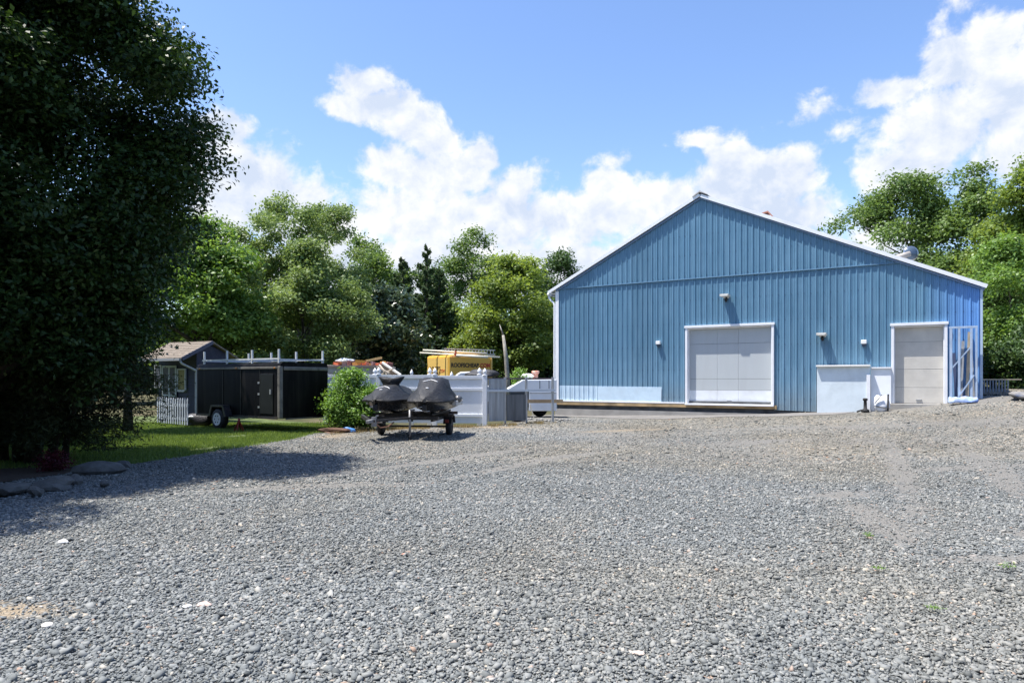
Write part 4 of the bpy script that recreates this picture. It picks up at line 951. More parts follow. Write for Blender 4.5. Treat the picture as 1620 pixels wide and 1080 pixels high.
def catmull(rings, k=3):
    A = np.array(rings, float); out = []
    for i in range(len(A)-1):
        p0, p1, p2, p3 = A[max(i-1, 0)], A[i], A[i+1], A[min(i+2, len(A)-1)]
        for j in range(k):
            t = j/k; out.append(.5*((2*p1)+(-p0+p2)*t+(2*p0-5*p1+4*p2-p3)*t*t+(-p0+3*p1-3*p2+p3)*t**3))
    out.append(A[-1]); return [[tuple(p) for p in r] for r in out]
def cover_mat():
    m = mat('cover_black', (.008,.008,.009), .6, var=.18, vscale=3, dirt=(.03,.029,.027), dscale=2.5, damt=.5)
    nt = m.node_tree; N = nt.nodes; L = nt.links; b = N['Principled BSDF']; tc = N.new('ShaderNodeTexCoord')
    mp = N.new('ShaderNodeMapping'); mp.inputs['Scale'].default_value = (1, .45, 1); L.new(tc.outputs['Object'], mp.inputs[0])
    n = N.new('ShaderNodeTexNoise'); n.inputs['Scale'].default_value = 5; n.inputs['Detail'].default_value = 4; n.inputs['Distortion'].default_value = 1.5; L.new(mp.outputs[0], n.inputs[0])
    w = N.new('ShaderNodeTexNoise'); w.inputs['Scale'].default_value = 400; L.new(tc.outputs['Object'], w.inputs[0])
    b1 = N.new('ShaderNodeBump'); b1.inputs['Strength'].default_value = .6; b1.inputs['Distance'].default_value = .05; L.new(n.outputs[0], b1.inputs['Height'])
    L.new(b1.outputs[0], b.inputs['Normal']); return m
M_cov = cover_mat()
M_hull = mat('hull_dark', (.02,.02,.022), .25, var=.2)
M_mark = mat('white_mark', (.8,.8,.8), .5)
def jetski(loc, rz, label, secs, kind):
    s = thing('jet_ski', label, 'jet ski', loc, rz, 'covered jet skis on the trailer')
    # hull, bow at -y
    rings = []
    for y, w, zb, zt in ((-1.62, .06, .30, .42), (-1.4, .26, .16, .46), (-1.0, .44, .06, .46), (-.3, .54, .0, .44), (.6, .56, .0, .42), (1.45, .54, .02, .40)):
        rings.append([(-w, y, zt), (-w*1.02, y, zt-.07), (-w*.75, y, zb+.14), (0, y, zb), (w*.75, y, zb+.14), (w*1.02, y, zt-.07), (w, y, zt), (0, y, zt+.01)])
    MB().loft(catmull(rings, 3)).build('hull', M_hull, s, True)
    R_ = []; n = 15; rr = random.Random(len(label))
    for (y, w, zl, zm, tw, zt) in secs:    # y, half width at hem, hem z, shoulder z, half width on top, top z
        half = [(w*.985, zl), (w*1.05, zl+.05), (w*.99, zl+.4*(zm-zl)), (w*.90, zm), (tw*.55+w*.38, zm+.35*(zt-zm)), (tw, zt-.10*(zt-zm)), (tw*.62, zt)]
        ring = [(-a, y, z) for a, z in half]+[(0, y, zt+.005)]+[(a, y, z) for a, z in reversed(half)]
        R_.append([(x+rr.uniform(-.014, .014), yy, z+rr.uniform(-.014, .014)) for x, yy, z in ring])
    cm = MB().loft(catmull(R_, 4), closed=True)
    cv = cm.build('cover', M_cov, s, True)
    return s, cv
secL = [(-1.72,.05,.38,.40,.02,.43),(-1.5,.34,.36,.42,.12,.52),(-1.1,.52,.36,.46,.20,.66),(-.7,.57,.36,.50,.24,.76),(-.35,.57,.36,.52,.22,.80),(-.12,.55,.36,.52,.18,.84),(.15,.55,.36,.50,.18,.77),(.6,.55,.36,.48,.17,.74),(1.1,.52,.36,.45,.16,.68),(1.4,.42,.34,.4,.12,.55)]
secR = [(-1.72,.06,.36,.40,.03,.44),(-1.5,.38,.34,.42,.16,.56),(-1.15,.54,.34,.48,.24,.72),(-.75,.58,.34,.54,.30,.88),(-.45,.58,.34,.56,.36,.98),(-.1,.57,.34,.56,.37,.99),(.25,.56,.34,.54,.32,.90),(.7,.55,.36,.48,.20,.76),(1.15,.52,.36,.45,.18,.70),(1.45,.42,.34,.4,.12,.55)]
sL_, cL = jetski((-3.31, 19.1, .66), -R(7), 'covered black jet ski with flared handlebar cover, nearer the green bush', secL, 0)
sR_, cR = jetski((-2.12, 18.95, .66), -R(4), 'covered black jet ski with tall boxy hood, right one on the trailer', secR, 1)
# flared handlebar hood on the left ski
rings = [[(x*w, y0+y*d, z+(.05 if abs(x) > .9 and z > .9 else 0)) for x, y in ((-1,-.4),(-.5,-1),(0,-1.1),(.5,-1),(1,-.4),(1,.5),(.5,1),(0,1.05),(-.5,1),(-1,.5))] for w, d, z, y0 in ((.19,.12,.70,-.26),(.20,.13,.78,-.25),(.27,.15,.88,-.22),(.35,.17,.955,-.2),(.34,.16,.975,-.19),(.15,.08,.965,-.19))]
MB().loft(rings).build('handlebar_hood', M_cov, sL_, True)
def ray_mark(parent, pts, w, h=.012):   # strip lying on the cover
    mb = MB(); mb.tube(pts, w, 6); return mb.build('reflective_mark', M_mark, parent, True)
def surf(cv, x, y):
    bpy.context.view_layer.update()
    ok, loc, nrm, idx = cv.ray_cast(Vector((x, y, 3)), Vector((0, 0, -1)))
    return (loc if ok else Vector((x, y, .8)))+Vector((0, -.006, .008))
ray_mark(sL_, [surf(cL, x, -.80-abs(x)*.9) for x in np.linspace(-.19, .19, 9)], .011)
ray_mark(sL_, [surf(cL, x, -1.13) for x in (-.04, 0, .04)], .016)
ray_mark(sR_, [surf(cR, x, -.66-abs(x)*.6) for x in np.linspace(-.20, .20, 9)], .012)
ray_mark(sR_, [surf(cR, x, -1.2) for x in (-.035, 0, .035)], .02)
for s in (sL_, sR_):
    MB().tube([(-.16,-1.55,.22),(-.05,-1.64,.24),(.02,-1.62,.19)], .014, 6).tube([(-.02,-1.55,.12),(.12,-1.5,.13)], .012, 6).build('bow_eye', M_grey, s, True)
    MB().box(-.05, .05, -1.66, -1.52, .14, .30).build('bow_stop', M_black, s, bevel=.02)
    MB().lathe([(.02,-.1),(.09,-.06),(.11,.02),(.08,.10),(.02,.13)], (.62, .05, .40), 14, 'y').build('side_bumper', mat('bumper_grey', (.10,.10,.10), .3), s, True)
MB().box(.50, .64, -.3, .9, .22, .36).build('hull_stripe', mat('stripe_grey', (.55,.53,.50), .4), sR_, bevel=.02)
MB().box(-.555, -.50, -.7, -.2, .27, .33).build('hull_stripe', mat('stripe_white', (.7,.7,.7), .4), sL_, bevel=.01)

# ------------------------------------------------------------------ vegetation
def leaf_mesh(name, C_, Nn, size, aspect, tint, r, fold=.25):
    n = len(C_); Nn = Nn/np.linalg.norm(Nn, axis=1, keepdims=True)
    t = r.normal(0, 1, (n, 3)); t -= (t*Nn).sum(1, keepdims=True)*Nn; t /= np.linalg.norm(t, axis=1, keepdims=True)
    b = np.cross(Nn, t); s = (size*r.uniform(.65, 1.3, n))[:, None]
    L_ = t*s*.5; B_ = b*s*.5*aspect; up = Nn*s*fold*.3
    V_ = np.stack([C_-L_, C_+B_+up-L_*.1, C_+L_-up*.5, C_-B_+up-L_*.1], 1).reshape(-1, 3)
    return np_mesh(name, V_, np.arange(n*4).reshape(-1, 4), {'tint': np.repeat(tint, 4)})
def egg(h, low=.35):         # crown radius along its height, 0..1
    return np.where(h < low, .62+.38*np.sin(h/low*math.pi/2), np.cos(np.clip((h-low)/(1-low), 0, 1)*math.pi/2)**.75)
def tree(name, label, cat, X, Y, rad, zb, zt, m, leaf, nleaf, seed, nl=26, lobe=(.24, .40), trunk=.16, lean=(0, 0), barkm=None, low=.35, deep=1.0, clr=.55, per=45, updir=.6, group=None, show=True, top_open=0, squash=.7, edge=None, topl=True):
    r = np.random.default_rng(seed); gz = G(X, Y)
    root = thing(name, label, cat, (X, Y, gz), 0, group)
    H = zt-zb
    lob = []
    for i in range(nl):
        h = r.uniform(.05, .93)**.9; R_ = rad*float(egg(np.array(h), low)); a = r.uniform(0, 6.28); d = R_*math.sqrt(r.uniform(.05, .82)); lr = rad*r.uniform(*lobe)*(1-.35*h)
        d = min(d, max(0, R_-lr*.55))
        lob.append((lean[0]*h+d*math.cos(a), lean[1]*h+d*math.sin(a)*deep, zb+H*h, lr, lr*.85))
    if topl: lob.append((lean[0], lean[1], zt-rad*lobe[0]*.6, rad*lobe[0]*.8, rad*lobe[0]))
    if edge:        # the crown's own right-hand reach at each height
        ez_ = [e[0] for e in edge]; ex_ = [e[1] for e in edge]
        lob = [(min(l[0], float(np.interp(l[2], ez_, ex_))-l[3]*1.05), *l[1:]) for l in lob]
        for q in range(16):
            z = zb+(zt-zb)*(q+.5)/16; lr = rad*r.uniform(.13, .22); lob.append((float(np.interp(z, ez_, ex_))-lr*1.1-r.uniform(0, .5), r.uniform(-1.2, 1.2), z, lr, lr))
    for q in range(16):      # small outer sprays that break up the outline
        h = r.uniform(.3, 1.0); R_ = rad*float(egg(np.array(h), low))*r.uniform(.85, 1.12)+rad*.05; a = r.uniform(0, 6.28); lr = rad*r.uniform(.06, .12)
        if edge: continue
        lob.append((lean[0]*h+R_*math.cos(a), lean[1]*h+R_*math.sin(a)*deep, zb+H*min(h*1.02, 1.0), lr, lr*1.2))
    lob = np.array(lob); nc = max(8, nleaf//per)
    pr = lob[:, 3]**2; pr /= pr.sum(); idx = r.choice(len(lob), nc, p=pr)
    d = r.normal(0, 1, (nc, 3)); d[:, 2] = np.where(d[:, 2] < -.5, -d[:, 2]*.6, d[:, 2]); d /= np.linalg.norm(d, axis=1, keepdims=True)
    rf = np.where(r.uniform(0, 1, nc) < .8, r.uniform(.72, 1.12, nc), r.uniform(.25, .7, nc))
    cc = lob[idx, :3]+d*(rf*lob[idx, 3])[:, None]*np.array([1, 1, .9])
    cs = leaf*r.uniform(.9, 1.6, nc)*clr*4
    ci = np.repeat(np.arange(nc), per); n = len(ci)
    off = np.clip(r.normal(0, 1, (n, 3)), -1.7, 1.7)*np.array([1, 1, squash]); C_ = cc[ci]+off*cs[ci][:, None]*.6
    Nn = d[ci]*.45+np.array([0, 0, updir])+r.normal(0, .55, (n, 3))
    ct_ = r.normal(.5, .17, nc); tint = np.clip(ct_[ci]+r.normal(0, .13, n), 0, 1)
    C_[:, 2] = np.maximum(C_[:, 2], .05)
    me = leaf_mesh('crown', C_, Nn, leaf, .55, tint, r)
    link('crown', me, m, root)
    # trunk and limbs
    tb = MB(); rr = random.Random(seed); bm_ = barkm or M_bark
    top = Vector((lean[0]*.75, lean[1]*.75, zb+H*.8)); P = [Vector((0, 0, -.1))]
    for k in range(1, 7):
        u = k/6; P.append(Vector((top.x*u**1.3+rr.uniform(-1, 1)*trunk*.8, top.y*u**1.3+rr.uniform(-1, 1)*trunk*.8, top.z*u)))
    tb.tube(P, [trunk*(1.35 if k == 0 else 1.05-k*.145) for k in range(7)], 9)
    ll = sorted(range(len(lob)), key=lambda i: -lob[i][3])[:22]
    for i in ll:
        e = Vector(lob[i][:3]); u = max(.12, min(.85, (e.z-abs(e.x-0)*.5-rad*.25)/top.z)); k = min(5, int(u*6)); s0 = P[k].lerp(P[k+1], u*6-k)
        mid = s0.lerp(e, .5)+Vector((rr.uniform(-.1, .1), rr.uniform(-.1, .1), -.04))*rad; w = trunk*(.5-.35*u)
        tb.tube([s0, mid, e, e+(e-mid)*.4+Vector((0, 0, .1*rad))], [w, w*.65, w*.35, w*.12], 6, False)
        for q in range(3):
            e2 = e+Vector((rr.uniform(-1, 1), rr.uniform(-1, 1), rr.uniform(-.2, 1)))*float(lob[i][3])*.9
            tb.tube([mid.lerp(e, .6), e.lerp(e2, .4), e2], [w*.3, w*.2, w*.06], 4, False)
    tb.build('trunk', bm_, root, True)
    return root
def px_tree(name, label, cat, pxc, half, ptop, pbot, Y, m, leaf, nleaf, seed, **k):
    X = GX(pxc, Y); g = G(X, Y); return tree(name, label, cat, X, Y, half/F*Y, CAMZ+(HOR-pbot)/F*Y-g, CAMZ+(HOR-ptop)/F*Y-g, m, leaf, nleaf, seed, **k)

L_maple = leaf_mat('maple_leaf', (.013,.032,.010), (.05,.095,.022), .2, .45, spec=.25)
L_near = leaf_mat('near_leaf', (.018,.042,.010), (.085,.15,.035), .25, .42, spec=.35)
L_bright = leaf_mat('bright_leaf', (.085,.165,.035), (.215,.335,.08), .35, .45)
L_olive = leaf_mat('olive_leaf', (.095,.155,.045), (.235,.315,.105), .35, .5)
L_mid = leaf_mat('mid_leaf', (.068,.125,.032), (.17,.255,.07), .33, .5)
L_dark = leaf_mat('dark_leaf', (.03,.065,.018), (.08,.14,.038), .25, .5)
L_mag = leaf_mat('magnolia_leaf', (.04,.075,.03), (.12,.165,.09), .15, .32, spec=.7)
L_cedar = leaf_mat('cedar_spray', (.035,.07,.022), (.085,.13,.045), .15, .7)
L_yel = leaf_mat('yellow_leaf', (.075,.13,.03), (.25,.33,.075), .4, .5)
L_dry = leaf_mat('yew_spray', (.022,.034,.010), (.06,.075,.022), .15, .7)
L_bush = leaf_mat('bush_leaf', (.09,.17,.03), (.24,.40,.09), .38, .45)
L_red = leaf_mat('red_leaf', (.05,.005,.010), (.14,.02,.03), .2, .5)

def woods():  # woodland ring added, mostly out of view, to hold down ambient light
    r = np.random.default_rng(99); n = 130000
    th = r.uniform(-math.pi, math.pi, n); ahead = np.cos(th)   # angle from straight ahead
    rad = np.interp(ahead, [-1, -.2, .35, .8, 1], [20, 26, 70, 78, 80])*(1+.05*np.sin(th*9)+.03*np.sin(th*23))+r.uniform(0, 1, n)*np.interp(ahead, [-1, .3, 1], [4, 8, 8])
    H = np.interp(ahead, [-1, -.2, .35, 1], [12, 12, 11, 10])*(.82+.10*np.sin(th*31)+.09*np.sin(th*57+1)+.06*np.sin(th*113))
    z = H*r.uniform(0, 1, n)**.8; x = rad*np.sin(th); y = rad*np.cos(th); z += gh(x, y)
    C_ = np.stack([x, y, z], 1); N_ = np.stack([-np.sin(th)*.4, -np.cos(th)*.4, np.full(n, .5)], 1)+r.normal(0, .5, (n, 3))
    sz = np.interp(rad, [20, 80], [.55, 1.0])
    me = leaf_mesh('added_woods', C_, N_, sz, .7, np.clip(r.normal(.4, .2, n), 0, 1), r)
    tag(link('added_woods', me, L_dark), 'added ring of dark woodland round the yard that cuts horizon light', 'woods', kind='stuff')
woods()
# near trees on the left
MY = 12.4; MX = -10.1
MEDGE = [(CAMZ+(HOR-y)/F*MY, GX(x, MY)-MX) for y, x in ((600,210),(560,200),(500,208),(420,255),(330,305),(280,338),(190,350),(100,318),(40,275),(0,240),(-80,175))]
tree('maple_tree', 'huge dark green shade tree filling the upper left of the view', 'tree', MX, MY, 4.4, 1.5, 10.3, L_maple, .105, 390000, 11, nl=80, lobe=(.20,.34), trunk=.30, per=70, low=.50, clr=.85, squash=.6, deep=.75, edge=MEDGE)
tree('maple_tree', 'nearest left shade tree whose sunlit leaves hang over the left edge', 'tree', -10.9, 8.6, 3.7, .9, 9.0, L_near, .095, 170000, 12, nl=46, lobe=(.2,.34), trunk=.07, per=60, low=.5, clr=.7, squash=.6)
px_tree('dark_oak', 'dark tree with a thin leafy spur just right of the huge shade tree', 'tree', 203, 78, 292, 465, 21, L_dark, .14, 36000, 13, nl=34, trunk=.12, per=50)
# middle distance, left of the yard
px_tree('green_ash', 'bright green leafy tree rising behind the shed roof', 'tree', 318, 98, 352, 560, 31, L_bright, .20, 42000, 14, nl=34, lobe=(.22,.36), trunk=.34, per=50, low=.3)
px_tree('tall_birch', 'tall airy tree with the highest crown behind the cargo trailer', 'tree', 482, 104, 312, 600, 38, L_olive, .17, 56000, 15, nl=80, lobe=(.11,.21), trunk=.2, per=30, low=.72, topl=False, updir=.4, barkm=M_palebark)
px_tree('leafy_shrub', 'tall olive green shrub right behind the cargo trailer roof', 'shrub', 480, 114, 388, 640, 34, L_olive, .17, 52000, 16, nl=56, lobe=(.16,.28), trunk=.12, per=40, low=.3)
px_tree('round_tree', 'mid green round tree left of the dark cedar', 'tree', 590, 72, 404, 600, 46, L_mid, .24, 22000, 17, nl=24, trunk=.2)
px_tree('magnolia', 'glossy dark silvery magnolia below the dark cedar', 'tree', 612, 58, 462, 600, 40, L_mag, .26, 18000, 18, nl=24, trunk=.15, per=25, updir=.5)
px_tree('airy_oak', 'airy oak with the tallest crown in the middle of the treeline', 'tree', 748, 60, 370, 600, 50, L_mid, .21, 26000, 19, nl=40, lobe=(.16,.32), trunk=.22, per=28, low=.5)
px_tree('locust_tree', 'yellow green locust tree overhanging the space left of the barn', 'tree', 815, 88, 408, 596, 42, L_yel, .21, 46000, 20, nl=56, lobe=(.18,.30), trunk=.14, per=34, low=.36, updir=.9, squash=.5)
px_tree('dark_pine', 'dark rounded tree peeking out just left of the barn roof', 'tree', 888, 62, 404, 600, 54, L_dark, .24, 20000, 21, nl=26, trunk=.2)
px_tree('dark_shrub', 'low dark shrub mass below the airy oak', 'shrub', 690, 62, 480, 640, 45, L_dark, .22, 20000, 22, nl=22, trunk=.1)
px_tree('dark_shrub', 'low dark shrub mass right of the yellow box trailer', 'shrub', 830, 72, 505, 640, 47, L_dark, .22, 22000, 23, nl=22, trunk=.1)
px_tree('dark_shrub', 'low dark shrub mass behind the dumpster', 'shrub', 560, 70, 500, 640, 43, L_dark, .22, 20000, 24, nl=22, trunk=.1)
px_tree('dark_shrub', 'dark shrub mass behind the middle of the cargo trailer', 'shrub', 400, 72, 470, 640, 42, L_dark, .22, 20000, 25, nl=22, trunk=.1)
px_tree('background_tree', 'distant dark green tree filling the gap right of the tall airy tree', 'tree', 575, 80, 385, 640, 62, L_mid, .30, 14000, 26, nl=22, trunk=.2, group='distant trees behind the yard')
px_tree('background_tree', 'distant tree showing between the dark cedar and the airy oak', 'tree', 680, 80, 425, 640, 64, L_dark, .30, 14000, 27, nl=22, trunk=.2, group='distant trees behind the yard')
px_tree('background_tree', 'distant tree filling in behind the yellow green locust', 'tree', 830, 80, 425, 640, 66, L_mid, .30, 14000, 28, nl=22, trunk=.2, group='distant trees behind the yard')
px_tree('background_tree', 'distant tree low behind the bright green tree', 'tree', 370, 100, 430, 640, 58, L_mid, .30, 16000, 29, nl=22, trunk=.2, group='distant trees behind the yard')
px_tree('background_tree', 'distant tree far left seen through gaps beside the shed', 'tree', 180, 120, 430, 640, 45, L_mid, .30, 16000, 30, nl=22, trunk=.2, group='distant trees behind the yard')
px_tree('background_tree', 'distant tree at the far left edge behind the picket fence', 'tree', 40, 120, 430, 640, 40, L_dark, .28, 14000, 31, nl=22, trunk=.2, group='distant trees behind the yard')
px_tree('dark_shrub', 'dark shrub filling in right beside the barn left corner', 'shrub', 868, 55, 470, 640, 48, L_dark, .22, 18000, 32, nl=22, trunk=.1)
# right of the barn
px_tree('tall_oak', 'dark green oak rising behind the right roof slope of the barn', 'tree', 1440, 125, 284, 560, 46, L_mid, .23, 40000, 41, nl=44, lobe=(.16,.30), trunk=.26, per=30, low=.5)
px_tree('young_oak', 'taller green oak crown just left of the yellow tree at right', 'tree', 1540, 75, 270, 560, 44, L_mid, .23, 26000, 42, nl=30, lobe=(.18,.32), trunk=.2, per=30, low=.5)
px_tree('yellow_tree', 'yellow green tree at the right edge of the view', 'tree', 1640, 88, 252, 560, 38, L_yel, .22, 34000, 43, nl=34, lobe=(.2,.32), trunk=.2, per=35, low=.45)
px_tree('leafy_shrub', 'big dense green shrub right of the barn corner', 'shrub', 1600, 88, 378, 625, 33, L_bright, .17, 40000, 44, nl=34, trunk=.12, per=40, low=.3)
px_tree('leafy_shrub', 'olive shrub directly behind the right barn corner', 'shrub', 1570, 48, 430, 620, 35, L_olive, .17, 16000, 45, nl=20, trunk=.1, low=.3)
px_tree('dark_shrub', 'low dark undergrowth at the right edge beyond the gravel', 'shrub', 1640, 70, 520, 625, 29, L_dark, .16, 18000, 46, nl=20, trunk=.08)

# conifers
def conifer(label, X, Y, H, rad, seed, m, n=20000, z0=1.0, cat='conifer', trunk=.16, cone=.8, leaf=.2, tops=((0,0,1),)):
    r = np.random.default_rng(seed); rr = random.Random(seed); root = thing('cedar_tree', label, cat, (X, Y, G(X, Y)))
    Cs, Ns = [], []; tb = MB()
    for (ox, oy, hs) in tops:
        h_ = H*hs; tb.tube([(ox*.4, oy*.4, -.1), (ox*.8, oy*.8, h_*.5), (ox, oy, h_)], [trunk*1.3, trunk*.7, .02], 8)
        nb = int(110/len(tops))
        for i in range(nb):
            u = (i+.5)/nb; z = z0+(h_-z0)*u; L_ = rad*(1-u)**cone*rr.uniform(.6, 1.1)+.12; a = i*2.4+rr.uniform(-.4, .4)
            d = np.array([math.cos(a), math.sin(a), 0]); k = int(n/len(tops)/nb*(1.7*(1-u)+.3)); s = r.uniform(.08, 1, k)**.8
            rise = .25*L_*s**2+.12*L_*s; side = r.normal(0, .10, k)*(.5+L_*.5)*(1.1-s*.7)
            p = np.array([ox, oy, z])+d*(L_*s)[:, None]+np.array([-d[1], d[0], 0])*side[:, None]; p[:, 2] += rise+r.normal(0, .07, k)
            Cs.append(p); Ns.append(np.tile(d*.3+np.array([0, 0, .5]), (k, 1))+r.normal(0, .5, (k, 3)))
            tb.tube([(ox, oy, z), (ox+d[0]*L_*.5, oy+d[1]*L_*.5, z+.12*L_), (ox+d[0]*L_*.95, oy+d[1]*L_*.95, z+.33*L_)], [.035, .02, .006], 4, False)
    C_ = np.concatenate(Cs); N_ = np.concatenate(Ns)
    link('crown', leaf_mesh('crown', C_, N_, leaf, .35, np.clip(r.normal(.45, .22, len(C_)), 0, 1), r), m, root); tb.build('trunk', M_bark, root, True)
conifer('dark double-topped cedar standing left of the airy oak', GX(672, 44), 44, CAMZ+(HOR-390)/F*44, 2.1, 51, L_cedar, 34000, tops=((.15,0,1),(-1.5,.2,.93),(.9,.6,.86)), leaf=.26)
conifer('slim dark cedar to the left behind the double-topped cedar', GX(640, 50), 50, CAMZ+(HOR-415)/F*50, 2.2, 52, L_cedar, 18000, leaf=.28)

# sprawling dark bush-tree at the left, several stems
def yew(X, Y, seed):
    r = np.random.default_rng(seed); rr = random.Random(seed); root = thing('bushy_conifer', 'sprawling dark many-stemmed conifer in the mulch bed at left', 'conifer', (X, Y, 0))
    tb = MB(); Cs = []; Ns = []; T = []
    stems = [(-.25,.1,.10),(.12,-.05,.13),(.3,.2,.08),(-.6,.2,.07),(.65,.1,.06)]
    tops = []
    for (sx, sy, w) in stems:
        P = [Vector((sx, sy, -.05))]; d = Vector((sx*.9+rr.uniform(-.3, .3), sy*.8+rr.uniform(-.3, .3), 2.6))
        for k in range(1, 6): P.append(P[0]+d*(k/5*1.35)+Vector((rr.uniform(-.07, .07), rr.uniform(-.07, .07), 0)))
        tb.tube(P, [w*1.2, w, w*.8, w*.6, w*.4, w*.15], 8); tops.append(P)
    for i in range(230):
        P = tops[i % len(tops)]; u = rr.uniform(.10, .98); k = min(4, int(u*5)); s0 = P[k].lerp(P[k+1], u*5-k); a = rr.uniform(0, 6.28)
        env = 1.75*math.sqrt(max(.05, 1-((s0.z-1.0)/2.5)**2)); L_ = env*rr.uniform(.55, 1.1); dv = Vector((math.cos(a), math.sin(a)*.85, 0))
        e = s0+dv*L_+Vector((0, 0, rr.uniform(-.1, .45)-.12*L_)); e.z = max(e.z, .22+rr.uniform(0, .5)); mid = s0.lerp(e, .55)+Vector((0, 0, .18*L_))
        tb.tube([s0, mid, e], [.022, .013, .004], 5, False)
        k = 430; s = r.uniform(.12, 1.05, k)**.75; A = np.array(s0); B = np.array(mid); C = np.array(e)
        p = ((1-s)**2)[:, None]*A+(2*s*(1-s))[:, None]*B+(s**2)[:, None]*C
        p += r.normal(0, 1, (k, 3))*np.array([.17, .17, .09])*(.4+.8*s)[:, None]; p[:, 2] -= np.abs(r.normal(0, .09, k))
        Cs.append(p); Ns.append(r.normal(0, .6, (k, 3))+np.array([dv.x*.4, dv.y*.4, .5])); T.append(np.clip(rr.gauss(.45, .2)+r.normal(0, .12, k), 0, 1))
    C_ = np.concatenate(Cs); C_[:, 2] = np.maximum(C_[:, 2], .25)
    link('crown', leaf_mesh('crown', C_, np.concatenate(Ns), .10, .25, np.concatenate(T), r), L_dry, root); tb.build('trunk', M_bark, root, True)
yew(-9.5, 13.4, 61)
tree('dark_understorey', 'dark low tree behind the many-stemmed conifer at left', 'tree', -13.2, 17.0, 2.8, .8, 4.6, L_dark, .14, 26000, 62, nl=26, trunk=.14)

# bright bush left of the skis
tree('green_bush', 'bright green leafy bush between the cargo trailer and the jet skis', 'bush', GX(557, 21.6), 21.7, .85, .10, 1.75, L_bush, .085, 21000, 71, nl=34, lobe=(.34,.50), trunk=.03, per=25, low=.3, clr=.5)
tree('green_bush', 'lower end of the bright bush beside the left jet ski', 'bush', GX(584, 21.3), 21.5, .5, .08, 1.1, L_bush, .075, 6500, 72, nl=14, lobe=(.3,.45), trunk=.02, per=25, low=.3, clr=.5)
tree('green_bush', 'low weedy bush at the base of the cargo trailer corner', 'bush', GX(528, 21.2), 21.3, .32, .03, .55, L_bush, .06, 2500, 73, nl=8, lobe=(.3,.5), trunk=.015, per=20, clr=.5)
tree('weed', 'small leafy plant growing by the pale rubble left of the barn', 'plant', GX(822, 29), 29.0, .28, 1.1, 2.0, L_bush, .08, 900, 74, nl=8, trunk=.02, per=15)
for i, (px, py, s, lab) in enumerate(((1372, 852, .045, 'larger'), (1390, 905, .03, 'middle'), (1595, 906, .04, 'rightmost'), (1474, 970, .03, 'nearest'))):
    Y = F*1.6/(py-600); X = GX(px, Y); tree('small_weed', 'small green weed sprouting from the gravel at right, %s of four' % lab, 'weed', X, Y, s, .0, s*1.2, L_bush, .016, 60, 80+i, nl=5, trunk=.002, per=9, group='weeds in the gravel')
tree('red_plant', 'low dark red leafy plant in the mulch bed', 'plant', GX(86, 11.9), 11.9, .20, .03, .30, L_red, .05, 1300, 90, nl=10, trunk=.012, per=15)

# leaning pale trunk by the locust
o = thing('dead_trunk', 'thin bare pale trunk leaning right of the yellow box trailer', 'tree trunk', (GX(803, 38), 38, 0))
a = at(796, 530, 38)-Vector((GX(803, 38), 38, 0)); b_ = at(803, 600, 38)-Vector((GX(803, 38), 38, 0))
MB().tube([(.1, 0, -.1), b_, b_.lerp(a, .5)+Vector((.04, 0, 0)), a], [.15, .13, .115, .07], 10).build('trunk', M_palebark, o, True)
MB().tube([a, a+Vector((-.2, .1, .6))], [.055, .015], 6).build('branch', M_palebark, o, True)

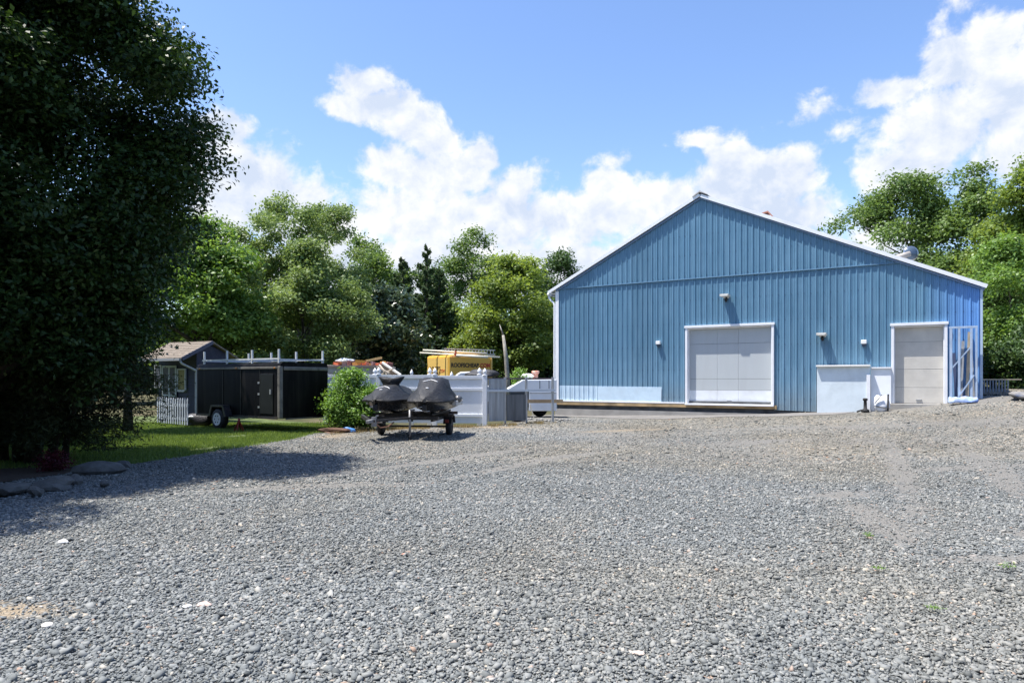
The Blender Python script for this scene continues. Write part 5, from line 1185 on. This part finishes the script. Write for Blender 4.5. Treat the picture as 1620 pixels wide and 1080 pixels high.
# ------------------------------------------------------------------ rocks and small ground things
M_rock = mat('field_stone', (.12,.115,.105), .9, var=.3, vscale=5, bump=.9, bscale=14)
rocks = [(150,742,.36,.15,'largest flat rock edging the mulch bed, below the conifer stems'),(85,766,.26,.11,'pale rock left of the largest one at the bed edge'),(20,772,.3,.10,'wide low rock at the left edge of the view'),
         (118,757,.18,.11,'small rock between the largest and the pale rock'),(196,733,.17,.09,'flat sunlit rock at the right end of the bed edge'),(176,740,.14,.10,'small rock right beside the largest one'),(58,775,.13,.08,'little rock left of the pale rock'),(165,762,.10,.05,'flat pale chip lying in front of the largest rock')]
for i, (px, py, w, h, lab) in enumerate(rocks):
    Y = F*1.6/(py+8-600); X = GX(px, Y); lump('rock', (X, Y, .02+h*.35), (w, w*.6, h), M_rock, lab, 'rock', 200+i, 2, .34, 'rocks along the mulch bed', rot=i*.7)
for i, (px, py, s, c, lab) in enumerate(((100,860,.05,(.8,.8,.78),'white flat stone lying left on the gravel'),(323,960,.045,(.62,.45,.38),'pinkish stone on the gravel in the lower left'),(296,962,.03,(.8,.78,.72),'white pebble left of the pinkish stone'),(75,988,.04,(.75,.7,.62),'pale tan stone low on the left'),(1010,1045,.035,(.6,.5,.42),'tan stone near the bottom centre'),(640,880,.03,(.55,.3,.22),'rusty brown stone on the gravel left of centre'))):
    Y = F*1.6/(py-600); X = GX(px, Y); lump('loose_stone', (X, Y, G(X, Y)+.02), (s, s*.7, s*.4), mat('stone_%d' % i, c, .8, var=.1), lab, 'stone', 220+i, 2, .25)
lump('blue_tarp', (GX(551, 20.6), 20.7, .06), (.22, .14, .10), mat('tarp_bright', (.06,.22,.55), .4, bump=.6, bscale=10), 'scrap of bright blue tarp below the green bush', 'tarp', 240, 3, .4)
lump('mulch_pile', (GX(522, 20.5), 20.6, .02), (.40, .22, .09), mat('pile_brown', (.11,.06,.04), .95, var=.4, bump=1, bscale=25), 'low brown heap of bark at the lawn tip', 'mulch', 241, 3, .9, flat=True)
lump('yard_debris', wall_pt(T1+1.1, -1.0, 1.02), (.45, .3, .13), mat('debris_mix', (.06,.08,.13), .8, col2=(.30,.27,.22), vscale=6, bump=1), 'mixed scrap heap right of the barn corner', 'debris', 242, 3, .8)
bf = thing('low_fence', 'low pale slatted fence with tan top rail beyond the barn corner', 'fence', (GX(1556, 27), 27, 1.05), -.1)
for i in range(9): MB().box(i*.11, i*.11+.05, -.01, .01, 0, .52).build('slat', mat('slat_grey', (.22,.25,.28), .8) if i == 0 else bpy.data.materials['slat_grey'], bf)
MB().box(-.05, 1.4, -.02, .02, .53, .57).build('rail', mat('rail_tan', (.6,.5,.35), .7), bf)
